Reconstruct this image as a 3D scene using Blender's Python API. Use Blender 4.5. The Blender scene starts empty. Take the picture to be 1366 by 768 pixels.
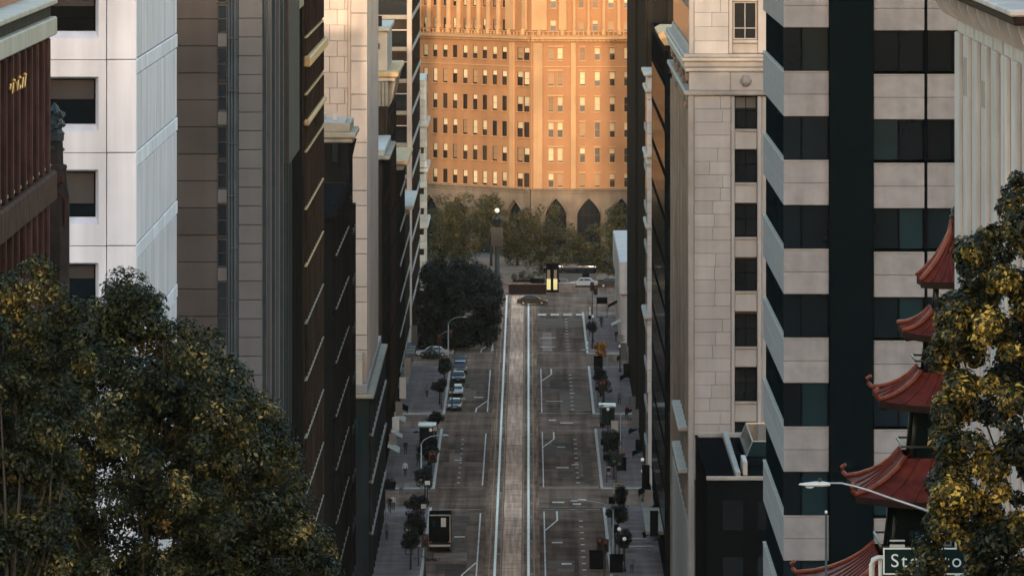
import bpy, math, random
import numpy as np
from mathutils import Vector, Matrix

S = bpy.context.scene
COL = S.collection
R = math.radians

# ------------------------------------------------------------------ camera, sky, sun, exposure
F = 10000.0            # focal length in pixels of a 1366 wide picture
VX, VY = 705.0, -250.0 # where the level street runs to (the horizon lies above the frame)
cam_d = bpy.data.cameras.new('camera')
cam = bpy.data.objects.new('camera', cam_d); COL.objects.link(cam)
cam_d.sensor_width = 36.0
cam_d.lens = 36.0 * F / 1366.0
cam_d.shift_x = (683.0 - VX) / 1366.0
cam_d.shift_y = -(384.0 - VY) / 1366.0
cam_d.clip_start = 1.0
cam_d.clip_end = 20000.0
cam.location = (0, 0, 0)
cam.rotation_euler = (R(90), 0, 0)
S.camera = cam

SUN_ELEV = 4.02
W = bpy.data.worlds.new('World'); S.world = W; W.use_nodes = True
nt = W.node_tree; nt.nodes.clear()
sky = nt.nodes.new('ShaderNodeTexSky'); sky.sky_type = 'NISHITA'; sky.sun_disc = False
sky.sun_elevation = R(SUN_ELEV); sky.sun_rotation = R(180); sky.air_density = 1.3; sky.dust_density = 1.0; sky.ozone_density = 1.9
bg = nt.nodes.new('ShaderNodeBackground'); bg.inputs['Strength'].default_value = 0.15
wo = nt.nodes.new('ShaderNodeOutputWorld')
nt.links.new(sky.outputs[0], bg.inputs[0]); nt.links.new(bg.outputs[0], wo.inputs[0])

sun_d = bpy.data.lights.new('sun', 'SUN'); sun_d.energy = 0.53; sun_d.angle = R(0.5); sun_d.color = (1.0, 0.78, 0.52)
sun = bpy.data.objects.new('sun', sun_d); COL.objects.link(sun)
sun.rotation_euler = (R(90 - SUN_ELEV), 0, 0)

S.view_settings.view_transform = 'Standard'; S.view_settings.look = 'None'
S.view_settings.gamma = 1.0; S.view_settings.use_curve_mapping = False
S.view_settings.exposure = 2.8
S.render.engine = 'CYCLES'
S.cycles.max_bounces = 6

# ------------------------------------------------------------------ helpers
def PX(x, d): return (x - VX) * d / F
def PZ(y, d): return -(y - VY) * d / F
XL, XR = -16.3, 13.3          # building lines
KL, KR = -10.4, 8.0           # kerb lines
PROF = [(-4000, -60), (-1200, 0), (-420, 44.0), (-345, 44.6), (-300, 41), (0, -1.7), (100, -15.5), (230, -36), (350, -55), (480, -67), (600, -75), (9000, -75)]  # unseen hill crest behind the camera, height shaped to shade the near street
def g(d):
    for (a, za), (b, zb) in zip(PROF, PROF[1:]):
        if a <= d <= b: return za + (zb - za) * (d - a) / (b - a)
    return -75.0
GZ = -75.0
CROSS = [(496, 518), (600, 624), (704, 729), (808, 832), (911, 935), (1014, 1039), (1123, 1166)]

def tag(o, label=None, cat=None, group=None, kind=None):
    if label: o['label'] = label
    if cat: o['category'] = cat
    if group: o['group'] = group
    if kind: o['kind'] = kind
    return o
def empty(name, loc, rz=0.0, label=None, cat=None, group=None):
    o = bpy.data.objects.new(name, None); COL.objects.link(o)
    o.location = loc; o.rotation_euler = (0, 0, rz); o.empty_display_size = 0.5
    return tag(o, label, cat, group)
def link(name, me, parent=None, loc=(0, 0, 0), rz=0.0):
    o = bpy.data.objects.new(name, me); COL.objects.link(o)
    o.location = loc; o.rotation_euler = (0, 0, rz)
    if parent is not None: o.parent = parent
    return o
def copy_tree(o, parent=None):
    c = o.copy(); COL.objects.link(c); c.parent = parent
    for ch in o.children: copy_tree(ch, c)
    return c

class MB:
    """collects shapes of ONE mesh object"""
    def __init__(s): s.v = []; s.f = []; s.m = []
    def add(s, vs, fs, m=0):
        k = len(s.v); s.v += [tuple(p) for p in vs]
        s.f += [tuple(i + k for i in f) for f in fs]; s.m += [m] * len(fs)
    def box(s, x0, x1, y0, y1, z0, z1, m=0):
        s.add([(x0,y0,z0),(x1,y0,z0),(x1,y1,z0),(x0,y1,z0),(x0,y0,z1),(x1,y0,z1),(x1,y1,z1),(x0,y1,z1)],
              [(0,3,2,1),(4,5,6,7),(0,1,5,4),(1,2,6,5),(2,3,7,6),(3,0,4,7)], m)
    def tube(s, pts, rs, n=8, m=0, cap=True):
        pts = [Vector(p) for p in pts]; vs = []; fs = []
        for i, p in enumerate(pts):
            t = (pts[min(i+1, len(pts)-1)] - pts[max(i-1, 0)]).normalized()
            a = t.cross(Vector((0, 0, 1))) if abs(t.z) < 0.95 else t.cross(Vector((0, 1, 0)))
            a.normalize(); b = t.cross(a)
            for k in range(n):
                w = 2 * math.pi * k / n
                vs.append(p + (a * math.cos(w) + b * math.sin(w)) * rs[i])
        for i in range(len(pts) - 1):
            for k in range(n):
                k2 = (k + 1) % n
                fs.append((i*n+k, i*n+k2, (i+1)*n+k2, (i+1)*n+k))
        if cap:
            fs.append(tuple(range(n))[::-1]); fs.append(tuple((len(pts)-1)*n + k for k in range(n)))
        s.add(vs, fs, m)
    def lathe(s, prof, n=12, c=(0, 0, 0), m=0):
        vs = []; fs = []
        for r, z in prof:
            for k in range(n):
                w = 2*math.pi*k/n; vs.append((c[0]+r*math.cos(w), c[1]+r*math.sin(w), c[2]+z))
        for i in range(len(prof)-1):
            for k in range(n):
                k2 = (k+1) % n; fs.append((i*n+k, i*n+k2, (i+1)*n+k2, (i+1)*n+k))
        s.add(vs, fs, m)
    def prism_x(s, prof, x0, x1, m=0):
        """closed (y,z) outline run along x"""
        n = len(prof)
        vs = [(x0, y, z) for y, z in prof] + [(x1, y, z) for y, z in prof]
        fs = [(i, (i+1) % n, n+(i+1) % n, n+i) for i in range(n)] + [tuple(range(n))[::-1], tuple(range(n, 2*n))]
        s.add(vs, fs, m)
    def prism_y(s, prof, y0, y1, m=0):
        n = len(prof)
        vs = [(x, y0, z) for x, z in prof] + [(x, y1, z) for x, z in prof]
        fs = [(i, (i+1) % n, n+(i+1) % n, n+i) for i in range(n)] + [tuple(range(n))[::-1], tuple(range(n, 2*n))]
        s.add(vs, fs, m)
    def mesh(s, name, mats, smooth=False, off=(0, 0, 0)):
        me = bpy.data.meshes.new(name)
        me.from_pydata([(x-off[0], y-off[1], z-off[2]) for x, y, z in s.v], [], s.f)
        if not isinstance(mats, (list, tuple)): mats = [mats]
        for m in mats: me.materials.append(m)
        if len(mats) > 1: me.polygons.foreach_set('material_index', s.m)
        if smooth: me.polygons.foreach_set('use_smooth', [True]*len(me.polygons))
        me.update(); return me
    def build(s, name, mats, parent=None, smooth=False, off=(0, 0, 0), loc=(0, 0, 0), rz=0.0):
        return link(name, s.mesh(name, mats, smooth, off), parent, loc, rz)

_cache = {}
def bevel_box_mesh(w, dp, h, mat, bev):
    """box centred on the origin with chamfered edges, shared between pieces of one size"""
    k = (round(w, 2), round(dp, 2), round(h, 2), mat.name, bev)
    if k in _cache: return _cache[k]
    mb = MB(); a, b, c = w/2, dp/2, h/2
    e = min(bev, a*.45, b*.45, c*.45)
    if e <= 0: mb.box(-a, a, -b, b, -c, c)
    else:
        vs = []; idx = {}
        for sx in (-1, 1):
            for sy in (-1, 1):
                for sz in (-1, 1):
                    for ax in range(3):
                        p = [sx*(a-e), sy*(b-e), sz*(c-e)]
                        p[ax] = (sx*a, sy*b, sz*c)[ax]
                        idx[(sx, sy, sz, ax)] = len(vs); vs.append(tuple(p))
        fs = []
        for ax in range(3):
            o1, o2 = [q for q in range(3) if q != ax]
            for s in (-1, 1):
                f = []
                for t1, t2 in ((-1,-1),(1,-1),(1,1),(-1,1)):
                    q = [0,0,0]; q[ax] = s; q[o1] = t1; q[o2] = t2; f.append(idx[(*q, ax)])
                flip = (s > 0) == (ax == 1)
                fs.append(tuple(f[::-1] if flip else f))
        for ax in range(3):          # edges along ax
            o1, o2 = [q for q in range(3) if q != ax]
            for t1 in (-1, 1):
                for t2 in (-1, 1):
                    q0 = [0,0,0]; q0[o1] = t1; q0[o2] = t2; q1 = list(q0); q0[ax] = -1; q1[ax] = 1
                    fs.append((idx[(*q0, o1)], idx[(*q1, o1)], idx[(*q1, o2)], idx[(*q0, o2)]))
        for sx in (-1, 1):
            for sy in (-1, 1):
                for sz in (-1, 1):
                    fs.append(tuple(idx[(sx, sy, sz, ax)] for ax in range(3)))
        mb.add(vs, fs)
    me = mb.mesh('piece', mat)
    if e > 0:
        import bmesh
        bm = bmesh.new(); bm.from_mesh(me); bmesh.ops.recalc_face_normals(bm, faces=bm.faces); bm.to_mesh(me); bm.free()
    _cache[k] = me
    return me

class Bld:
    """a building or other big thing: an Empty at its base, parts given in world coordinates"""
    def __init__(s, name, loc, label, cat='building', group=None):
        s.root = empty(name, loc, 0, label, cat, group); s.o = Vector(loc)
    def box(s, name, x0, x1, y0, y1, z0, z1, mat, bev=0.0, parent=None):
        me = bevel_box_mesh(abs(x1-x0), abs(y1-y0), abs(z1-z0), mat, bev)
        c = Vector(((x0+x1)/2, (y0+y1)/2, (z0+z1)/2)) - s.o
        if parent is not None: c -= parent.location
        return link(name, me, parent or s.root, c)
    def mesh(s, name, mb, mats, smooth=False):
        return mb.build(name, mats, s.root, smooth, off=s.o)
    # --- faces: ('y', Y) looks to -Y with u = X;  ('x', X, sign) looks to sign*X with u = Y
    def fbox(s, name, face, u0, u1, z0, z1, d0, d1, mat, bev=0.0, parent=None):
        """d0..d1: how far in front of the face (negative = behind)"""
        if face[0] == 'y': return s.box(name, u0, u1, face[1]-d1, face[1]-d0, z0, z1, mat, bev, parent)
        sg = face[2]; a, b = face[1]+sg*d0, face[1]+sg*d1
        return s.box(name, min(a, b), max(a, b), u0, u1, z0, z1, mat, bev, parent)

def wall_mb(mb, O, ang, Wd, z0, z1, holes, depth, m=0):
    """a wall sheet with window openings and their reveals. local x along the wall, outward = local -Y"""
    us = sorted({0.0, Wd} | {h[0] for h in holes} | {h[1] for h in holes})
    zs = sorted({z0, z1} | {h[2] for h in holes} | {h[3] for h in holes})
    ca, sa = math.cos(ang), math.sin(ang)
    def T(u, w, z): return (O[0] + u*ca - w*sa, O[1] + u*sa + w*ca, z)
    for i in range(len(us)-1):
        uc = (us[i]+us[i+1])/2
        hh = [h for h in holes if h[0] < uc < h[1]]
        j = 0
        while j < len(zs)-1:
            zc = (zs[j]+zs[j+1])/2
            if any(h[2] < zc < h[3] for h in hh): j += 1; continue
            k = j+1
            while k < len(zs)-1 and not any(h[2] < (zs[k]+zs[k+1])/2 < h[3] for h in hh): k += 1
            mb.add([T(us[i],0,zs[j]), T(us[i+1],0,zs[j]), T(us[i+1],0,zs[k]), T(us[i],0,zs[k])], [(0,1,2,3)], m)
            j = k
    for u0, u1, a, b in holes:
        c = [(u0,a),(u1,a),(u1,b),(u0,b)]
        for q in range(4):
            (p0, w0), (p1, w1) = c[q], c[(q+1) % 4]
            mb.add([T(p0,0,w0), T(p0,depth,w0), T(p1,depth,w1), T(p1,0,w1)], [(0,1,2,3)], m)

def frame_mesh(w, h, mat, t=0.09, dp=0.12, bars=(0.5,), vbars=()):
    k = ('fr', round(w, 2), round(h, 2), mat.name, t, bars, vbars)
    if k in _cache: return _cache[k]
    mb = MB()
    mb.box(-w/2, -w/2+t, -dp, 0, -h/2, h/2); mb.box(w/2-t, w/2, -dp, 0, -h/2, h/2)
    mb.box(-w/2+t, w/2-t, -dp, 0, -h/2, -h/2+t); mb.box(-w/2+t, w/2-t, -dp, 0, h/2-t, h/2)
    for b in bars: mb.box(-w/2+t, w/2-t, -dp*.8, 0, -h/2+h*b-t*.4, -h/2+h*b+t*.4)
    for b in vbars: mb.box(-w/2+w*b-t*.4, -w/2+w*b+t*.4, -dp*.7, 0, -h/2+t, h/2-t)
    _cache[k] = mb.mesh('window', mat); return _cache[k]
def window(b, p, ang, w, h, fmat, gmat, blind=None, bars=(0.5,), vbars=(), t=0.09, name='window'):
    """frame with a pane (and a drawn blind) at world point p (centre, on the back plane of the opening)"""
    o = link(name, frame_mesh(w, h, fmat, t, 0.12, bars, vbars), b.root, Vector(p) - b.o, ang)
    link('pane', bevel_box_mesh(w-.02, .03, h-.02, gmat, 0), o, (0, .03, 0))
    if blind:
        fr, bm_ = blind; hb = max(.2, (h - 2*t) * fr)
        link('blind', bevel_box_mesh(w-2*t-.02, .02, round(hb, 1), bm_, 0), o, (0, -.02, h/2 - t - round(hb, 1)/2))
    return o

# ------------------------------------------------------------------ materials
def lin(c):
    c /= 255.0
    return c/12.92 if c <= .04045 else ((c+.055)/1.055)**2.4
def mat(name, col, rough=.75, var=.18, scale=.8, streak=.0, bump=.0, metal=0.0, rnd=.0, spec=.4, axis='z', sscale=1.2, bscale=None):
    m = bpy.data.materials.new(name); m.use_nodes = True
    n = m.node_tree.nodes; l = m.node_tree.links; bs = n['Principled BSDF']
    bs.inputs['Roughness'].default_value = rough; bs.inputs['Metallic'].default_value = metal
    bs.inputs['Specular IOR Level'].default_value = spec
    geo = n.new('ShaderNodeNewGeometry')
    rgb = n.new('ShaderNodeRGB'); rgb.outputs[0].default_value = (*col, 1)
    cur = rgb.outputs[0]
    def mul(cur, fac):
        x = n.new('ShaderNodeVectorMath'); x.operation = 'SCALE'; l.new(cur, x.inputs[0]); l.new(fac, x.inputs['Scale']); return x.outputs[0]
    def noise(sc, mapping=None, detail=5):
        t = n.new('ShaderNodeTexNoise'); t.inputs['Scale'].default_value = sc; t.inputs['Detail'].default_value = detail
        if mapping:
            mp = n.new('ShaderNodeMapping'); mp.inputs['Scale'].default_value = mapping
            l.new(geo.outputs['Position'], mp.inputs['Vector']); l.new(mp.outputs[0], t.inputs['Vector'])
        else: l.new(geo.outputs['Position'], t.inputs['Vector'])
        return t.outputs['Fac']
    def rng(f, a, b, lo=.3, hi=.7):
        r = n.new('ShaderNodeMapRange'); l.new(f, r.inputs[0]); r.inputs[1].default_value = lo; r.inputs[2].default_value = hi
        r.inputs[3].default_value = a; r.inputs[4].default_value = b; return r.outputs[0]
    if var: cur = mul(cur, rng(noise(scale), 1-var, 1+var))
    if streak:
        mp = {'z': (1, 1, .06), 'y': (1, .02, 1)}[axis]
        cur = mul(cur, rng(noise(sscale, mp), 1-streak, 1+streak*.35))
    if rnd:
        oi = n.new('ShaderNodeObjectInfo'); cur = mul(cur, rng(oi.outputs['Random'], 1-rnd, 1+rnd, 0, 1))
    l.new(cur, bs.inputs['Base Color'])
    if bump:
        b = n.new('ShaderNodeBump'); b.inputs['Strength'].default_value = bump; b.inputs['Distance'].default_value = .05
        l.new(noise(bscale or scale*6), b.inputs['Height']); l.new(b.outputs[0], bs.inputs['Normal'])
    return m
def glass(name, col, rough=.06, rnd=.5, spec=.5):
    return mat(name, col, rough, var=.25, scale=.35, rnd=rnd, spec=spec)
def emit(name, col, st):
    m = mat(name, col, .5, var=0); bs = m.node_tree.nodes['Principled BSDF']
    bs.inputs['Emission Color'].default_value = (*col, 1); bs.inputs['Emission Strength'].default_value = st
    return m

K = {}
def m_(key, *a, **k): K[key] = mat(key, *a, **k); return K[key]
m_('asphalt', (.235, .140, .10), .95, .42, .22, streak=.5, bump=.3, axis='y', sscale=1.1, bscale=9, spec=.02)
m_('asphalt_patch', (.25, .165, .125), .95, .3, .5, rnd=.4, spec=.08)
m_('paint_worn', (.40, .31, .25), .8, .5, 1.2, spec=.0)
m_('asphalt_dark', (.125, .083, .064), .95, .3, .5, rnd=.3, spec=.05)
m_('ground', (.10, .095, .09), .9, .3, .05)
m_('trackbed', (.40, .225, .145), .8, .25, .3, streak=.55, axis='y', sscale=2.6, spec=.0)
m_('track_slab', (.90, .54, .37), .8, .2, .5, streak=.4, axis='y', sscale=3.0, rnd=.15, spec=.0)
m_('slot', (.97, .86, .75), .5, .1, .5, spec=.18)
m_('rail', (.40, .27, .2), .7, .2, .6, spec=.05)
m_('paint', (.85, .74, .64), .8, .3, 1.3, bump=.1, spec=.0)
m_('sidewalk', (.26, .19, .175), .95, .25, .35, streak=.25, axis='y', spec=.05)
m_('kerb', (.58, .47, .39), .7, .15, .8, rnd=.12)
m_('white_precast', (.74, .70, .775), .6, .10, .25, streak=.2, rnd=.04, spec=.2)
m_('white_panel', (.68, .61, .67), .65, .08, .4, streak=.30, rnd=.04, sscale=1.1, spec=.2)
m_('church_brick', (.066, .031, .027), .85, .35, 1.2, streak=.3, rnd=.15, bump=.3, spec=.05)
m_('church_stone', (.045, .036, .035), .85, .35, 1.5, streak=.3, bump=.4, spec=.05)
m_('cream_trim', (.46, .39, .335), .7, .12, .8, streak=.15)
m_('gold', (.75, .38, .10), .35, .3, 4, metal=.7)
m_('roof_red', (.20, .03, .03), .5, .3, 2)
m_('bronze_dark', (.02, .028, .035), .4, .3, 4, bump=.5)
m_('grey_wall', (.066, .057, .058), .75, .12, .3, streak=.12, rnd=.10, spec=.05)
m_('grey_panel', (.112, .108, .117), .7, .08, .4, streak=.08, rnd=.05, spec=.05)
m_('pipe', (.055, .066, .078), .5, .15, 1, spec=.05)
m_('dark_wall', (.013, .012, .0125), .8, .25, .4, spec=.0, streak=.35, rnd=.1)
m_('brown_wall', (.040, .027, .022), .8, .25, .4, spec=.0, streak=.3, rnd=.12)
m_('sun_gold_ledge', (.52, .33, .17), .55, .18, 1, rnd=.1, spec=.05)  # gold made for the sun glow on upper left ledges; cornices share it
m_('pale_ledge', (.29, .25, .205), .6, .18, 1, rnd=.12, spec=.05)  # pale cream, doubling as painted sun glints on the left street ledges
m_('teal_dark', (.017, .023, .027), .55, .2, .4, streak=.3, spec=.05)
m_('stone_pink', (.53, .43, .385), .7, .10, .4, streak=.1, rnd=.07)
m_('stone_pink_dark', (.48, .38, .335), .7, .10, .4, streak=.12, rnd=.06)
m_('penthouse', (.46, .38, .33), .7, .12, .4, streak=.15)
m_('white_stone', (.47, .42, .375), .6, .12, .5, streak=.15, rnd=.1)
m_('terracotta', (.36, .165, .072), .8, .14, .15, streak=.12, sscale=.6)
m_('terracotta_trim', (.44, .245, .12), .75, .12, .3, streak=.1, rnd=.05)
m_('base_stone', (.20, .14, .10), .8, .25, .3, streak=.2)
m_('blind', (.62, .47, .30), .7, .1, .5, rnd=.15)
m_('blind_dim', (.30, .18, .10), .7, .1, .5, rnd=.3)
m_('tower_dark', (.014, .012, .011), .7, .15, .2, spec=.02, streak=.25, rnd=.08)
m_('tower_fin', (.022, .018, .016), .7, .15, .2, streak=.2, rnd=.12, spec=.02)
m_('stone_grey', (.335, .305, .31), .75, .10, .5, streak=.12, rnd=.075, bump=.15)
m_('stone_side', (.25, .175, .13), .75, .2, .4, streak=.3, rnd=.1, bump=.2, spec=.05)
m_('stone_trim', (.30, .262, .255), .7, .14, .6, streak=.2)
m_('near_black', (.004, .005, .007), .8, .2, .4, spec=.0)
m_('coping', (.32, .28, .255), .6, .15, 1)
m_('concrete', (.275, .252, .262), .85, .12, 1.5, streak=.16, rnd=.07, bump=.3, bscale=22, spec=.15)
m_('navy', (.0035, .0065, .009), .8, .1, .3, spec=.0)
m_('navy_soffit', (.012, .016, .02), .7, .1, .3)
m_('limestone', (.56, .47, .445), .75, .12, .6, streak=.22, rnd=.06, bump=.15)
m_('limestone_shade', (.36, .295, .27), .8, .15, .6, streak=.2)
m_('tile_red', (.135, .019, .011), .6, .35, 3, streak=.25, bump=.5, bscale=9, spec=.25)
m_('tile_ridge', (.27, .058, .028), .5, .3, 3, spec=.3)
m_('pagoda_wall', (.006, .010, .011), .8, .2, 1, spec=.0)
m_('soffit_brown', (.03, .017, .014), .8, .2, 2, spec=.05)
m_('steel', (.42, .43, .44), .4, .12, 2, metal=.6)
m_('steel_pale', (.62, .60, .58), .45, .12, 2, metal=.2)
m_('black_metal', (.012, .013, .015), .45, .2, 3)
m_('white_sign', (.86, .86, .86), .5, .05, 2)
m_('sign_dark', (.012, .026, .025), .6, .1, 2, spec=.05)
m_('bark', (.055, .042, .034), .9, .3, 4, bump=.6)
m_('orange_fab', (.62, .22, .05), .7, .2, 2)
m_('rubber', (.015, .015, .016), .8, .1, 3)
m_('skin', (.42, .26, .19), .6, .05, 5)
m_('hair', (.03, .02, .015), .7, .1, 5)
for k_, c_ in dict(coat_black=(.015,.016,.02), coat_grey=(.16,.16,.17), coat_tan=(.30,.2,.13), shirt_white=(.72,.72,.72), jeans=(.05,.07,.12), trousers=(.03,.03,.035), coat_red=(.3,.05,.04)).items():
    m_(k_, c_, .85, .15, 5)
for k_, c_ in dict(car_black=(.012,.011,.012), car_white=(.80,.80,.79), car_silver=(.42,.42,.43), car_grey=(.10,.10,.105), car_blue=(.05,.09,.16), car_red=(.22,.03,.025)).items():
    K[k_] = mat(k_, c_, .22, .04, 1, spec=.6)
K['glass_dark'] = glass('glass_dark', (.008, .010, .013))
K['glass_navy'] = glass('glass_navy', (.004, .008, .012), .12, .5, .25)
K['glass_teal'] = glass('glass_teal', (.006, .018, .024), .15, .5, .25)
K['glass_brown'] = glass('glass_brown', (.030, .020, .014), .12)
K['car_glass'] = glass('car_glass', (.012, .014, .017), .04, .1)
K['lamp_white'] = emit('lamp_white', (1.0, .93, .8), .02)
K['lamp_yellow'] = emit('lamp_yellow', (1.0, .82, .36), .05)
K['lamp_red'] = emit('lamp_red', (.5, .04, .02), .02)
K['lamp_green'] = emit('lamp_green', (.05, .4, .25), .02)

def leaf_mat(name, cols, rough=.5):
    """cols: list of (position, colour) along a random value of each leaf mixed with a clump noise"""
    m = bpy.data.materials.new(name); m.use_nodes = True
    n = m.node_tree.nodes; l = m.node_tree.links; bs = n['Principled BSDF']; out = n['Material Output']
    geo = n.new('ShaderNodeNewGeometry')
    ns = n.new('ShaderNodeTexNoise'); ns.inputs['Scale'].default_value = .8; l.new(geo.outputs['Position'], ns.inputs['Vector'])
    mx = n.new('ShaderNodeMath'); mx.operation = 'MULTIPLY_ADD'; l.new(geo.outputs['Random Per Island'], mx.inputs[0]); mx.inputs[1].default_value = .62
    sub = n.new('ShaderNodeMath'); sub.operation = 'MULTIPLY_ADD'; l.new(ns.outputs['Fac'], sub.inputs[0]); sub.inputs[1].default_value = 1.5; sub.inputs[2].default_value = -.56
    l.new(sub.outputs[0], mx.inputs[2])
    cr = n.new('ShaderNodeValToRGB'); e = cr.color_ramp.elements
    e[0].position, e[0].color = cols[0][0], (*cols[0][1], 1); e[1].position, e[1].color = cols[-1][0], (*cols[-1][1], 1)
    for p, c in cols[1:-1]:
        q = e.new(p); q.color = (*c, 1)
    l.new(mx.outputs[0], cr.inputs[0]); l.new(cr.outputs[0], bs.inputs['Base Color'])
    bs.inputs['Roughness'].default_value = rough; bs.inputs['Specular IOR Level'].default_value = .35
    tr = n.new('ShaderNodeBsdfTranslucent'); l.new(cr.outputs[0], tr.inputs['Color'])
    ms = n.new('ShaderNodeMixShader'); ms.inputs[0].default_value = .2
    l.new(bs.outputs[0], ms.inputs[1]); l.new(tr.outputs[0], ms.inputs[2]); l.new(ms.outputs[0], out.inputs['Surface'])
    return m
K['leaf_olive_sun'] = leaf_mat('leaf_olive_sun', [(.0, (.004,.007,.003)), (.40, (.012,.017,.005)), (.62, (.032,.038,.010)), (.82, (.10,.082,.022)), (1.0, (.44,.29,.08))])  # golden end of the ramp paints in sun highlights on the shaded crowns
K['leaf_sun_gold'] = leaf_mat('leaf_sun_gold', [(.0, (.003,.005,.002)), (.42, (.009,.012,.003)), (.62, (.036,.036,.007)), (.82, (.24,.155,.026)), (1.0, (.72,.46,.09))])  # yellow-gold leaves carry sun glints as colour, scattered at random
K['leaf_dark'] = leaf_mat('leaf_dark', [(.0, (.002,.0035,.003)), (.5, (.005,.0075,.005)), (.8, (.008,.011,.006)), (1.0, (.028,.028,.011))])
K['leaf_plaza'] = leaf_mat('leaf_plaza', [(.0, (.014,.017,.005)), (.4, (.042,.040,.010)), (.75, (.12,.085,.020)), (1.0, (.28,.19,.05))])
K['leaf_orange'] = leaf_mat('leaf_orange', [(.0, (.10,.04,.01)), (.5, (.38,.15,.025)), (1.0, (.75,.36,.06))])

# ------------------------------------------------------------------ ground, road, pavements
ds = sorted({p[0] for p in PROF} | set(range(-400, 800, 40)))
def strip(mb, x0, x1, d0, d1, dz, m=0):
    pts = [d0] + [q for q in ds if d0 < q < d1] + [d1]
    vs = []; fs = []
    for q in pts: vs += [(x0, q, g(q)+dz), (x1, q, g(q)+dz)]
    for i in range(len(pts)-1): fs.append((2*i, 2*i+1, 2*i+3, 2*i+2))
    mb.add(vs, fs, m)
mb = MB()
for a, b_ in zip([-4000, -600, -60, -16, 16, 60, 600], [-600, -60, -16, 16, 60, 600, 4000]): strip(mb, a, b_, -4000, 9000, 0)
tag(mb.build('ground', K['ground']), kind='structure')
mb = MB(); strip(mb, KL, KR, -300, 1166, .012)
road = tag(mb.build('road', K['asphalt']), kind='structure')
for i, (a, b_) in enumerate(CROSS):
    for x0, x1 in ((-260, KL), (KR, 260)):
        mb = MB(); strip(mb, x0, x1, a+3, b_-3, .008)
        tag(mb.build('cross_street', K['asphalt']), kind='structure')
mb = MB(); mb.add([(-160, 1167, GZ+.006), (160, 1167, GZ+.006), (160, 1192, GZ+.006), (-160, 1192, GZ+.006)], [(0, 1, 2, 3)])
tag(mb.build('plaza_street', K['asphalt']), kind='structure')
mb = MB(); mb.box(-160, 160, 1192.2, 1262, GZ-.3, GZ+.12)
tag(mb.build('plaza_pavement', K['asphalt_patch']), kind='structure')
# pavements with kerbs, block by block
edges = [-300] + [v for c in CROSS for v in c]
for i in range(0, len(edges)-1, 2):
    a, b_ = edges[i], edges[i+1]
    for side in (-1, 1):
        x0, x1 = (XL-3, KL-.3) if side < 0 else (KR+.3, XR+3)
        mb = MB(); strip(mb, x0, x1, a, b_, .15)
        w = mb.build('sidewalk', K['sidewalk']); tag(w, kind='structure')
        for q in [a] if a > 0 else []:
            e = MB(); e.box(x0, x1, q-.15, q, g(q)-.3, g(q)+.147); e.build('kerb', K['kerb'], w)
        e = MB(); kx0, kx1 = (KL-.3, KL) if side < 0 else (KR, KR+.3)
        pts = [a] + [q for q in ds if a < q < b_] + [b_]
        for p, q in zip(pts, pts[1:]):
            e.add([(kx0,p,g(p)-.2),(kx1,p,g(p)-.2),(kx1,q,g(q)-.2),(kx0,q,g(q)-.2),(kx0,p,g(p)+.16),(kx1,p,g(p)+.16),(kx1,q,g(q)+.16),(kx0,q,g(q)+.16)],
                  [(0,3,2,1),(4,5,6,7),(0,1,5,4),(1,2,6,5),(2,3,7,6),(3,0,4,7)])
        e.build('kerb', K['kerb'], w)
# cable car tracks: slab strip between the tracks, slot and rails of each track
mb = MB(); strip(mb, -4.55, 1.15, 600, 1166, .016); mb.build('trackbed', K['trackbed'], road)
random.seed(4)
d = 690.0
while d < 1160:
    L = random.choice([9, 12, 14, 17]); L = min(L, 1164-d)
    b_ = MB(); b_.box(-2.62, -.72, 0, L-.14, 0, .02); b_.build('track_slab', K['track_slab'], road, loc=(0, d, GZ+.017)); d += L
for xc in (-3.35, 0.0):
    mb = MB(); mb.box(xc-.13, xc+.13, 690, 1165, GZ+.014, GZ+.024); mb.build('cable_slot', K['slot'], road)
    for s in (-1, 1):
        mb = MB(); mb.box(xc+s*.56-.06, xc+s*.56+.06, 690, 1165, GZ+.014, GZ+.027); mb.build('rail', K['rail'], road)
    d = 700
    while d < 1150:
        s = random.choice((-1, 1)); L = random.uniform(1.2, 3)
        mb = MB(); mb.box(xc+.2, xc+.42, d, d+L, GZ+.014, GZ+.0225); mb.build('track_plate', K['rail'], road); d += random.uniform(14, 34)
# painted lines
def paint(x0, x1, d0, d1, name='lane_line', m='paint', dz=.016):
    b_ = MB(); b_.add([(x0, d0, GZ+dz), (x1, d0, GZ+dz), (x1, d1, GZ+dz), (x0, d1, GZ+dz)], [(0, 1, 2, 3)])
    return b_.build(name, K[m], road)
def paint_poly(pts, name='lane_line', wd=.14):
    b_ = MB()
    for (xa, da), (xb, db) in zip(pts, pts[1:]):
        b_.add([(xa-wd/2, da, GZ+.0165), (xa+wd/2, da, GZ+.0165), (xb+wd/2, db, GZ+.0165), (xb-wd/2, db, GZ+.0165)], [(0, 1, 2, 3)])
    return b_.build(name, K['paint'], road)
blocks = [(729, 808), (832, 911), (935, 1014), (1039, 1123)]
for i, (a, b_) in enumerate(blocks):
    paint(-5.22, -5.06, a+4, b_-5)                 # line left of the tracks
    if i < 3: paint(1.60, 1.74, a+2, b_-3)
    if i < 3:
        paint_poly([(1.67, b_-25), (3.05, b_-13), (3.05, b_-3)], wd=.2)
    paint_poly([(-5.14, a+22), (-6.55, a+9), (-6.6, a+3)], wd=.2) if i != 1 else None
    for q in (a+1.0, b_-1.2):                       # stop / crosswalk lines
        paint(1.3, KR-.3, q, q+.6, 'crosswalk_line', 'paint_worn'); paint(KL+.4, -4.8, q, q+.5, 'crosswalk_line', 'paint_worn')
    for q in np.arange(a+7, b_-8, 6.4):             # parking ticks by the right kerb
        paint(5.35, 5.75, q, q+.9, 'parking_tick')
        if i in (1,): paint(-8.0, -7.7, q, q+.8, 'parking_tick')
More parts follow.
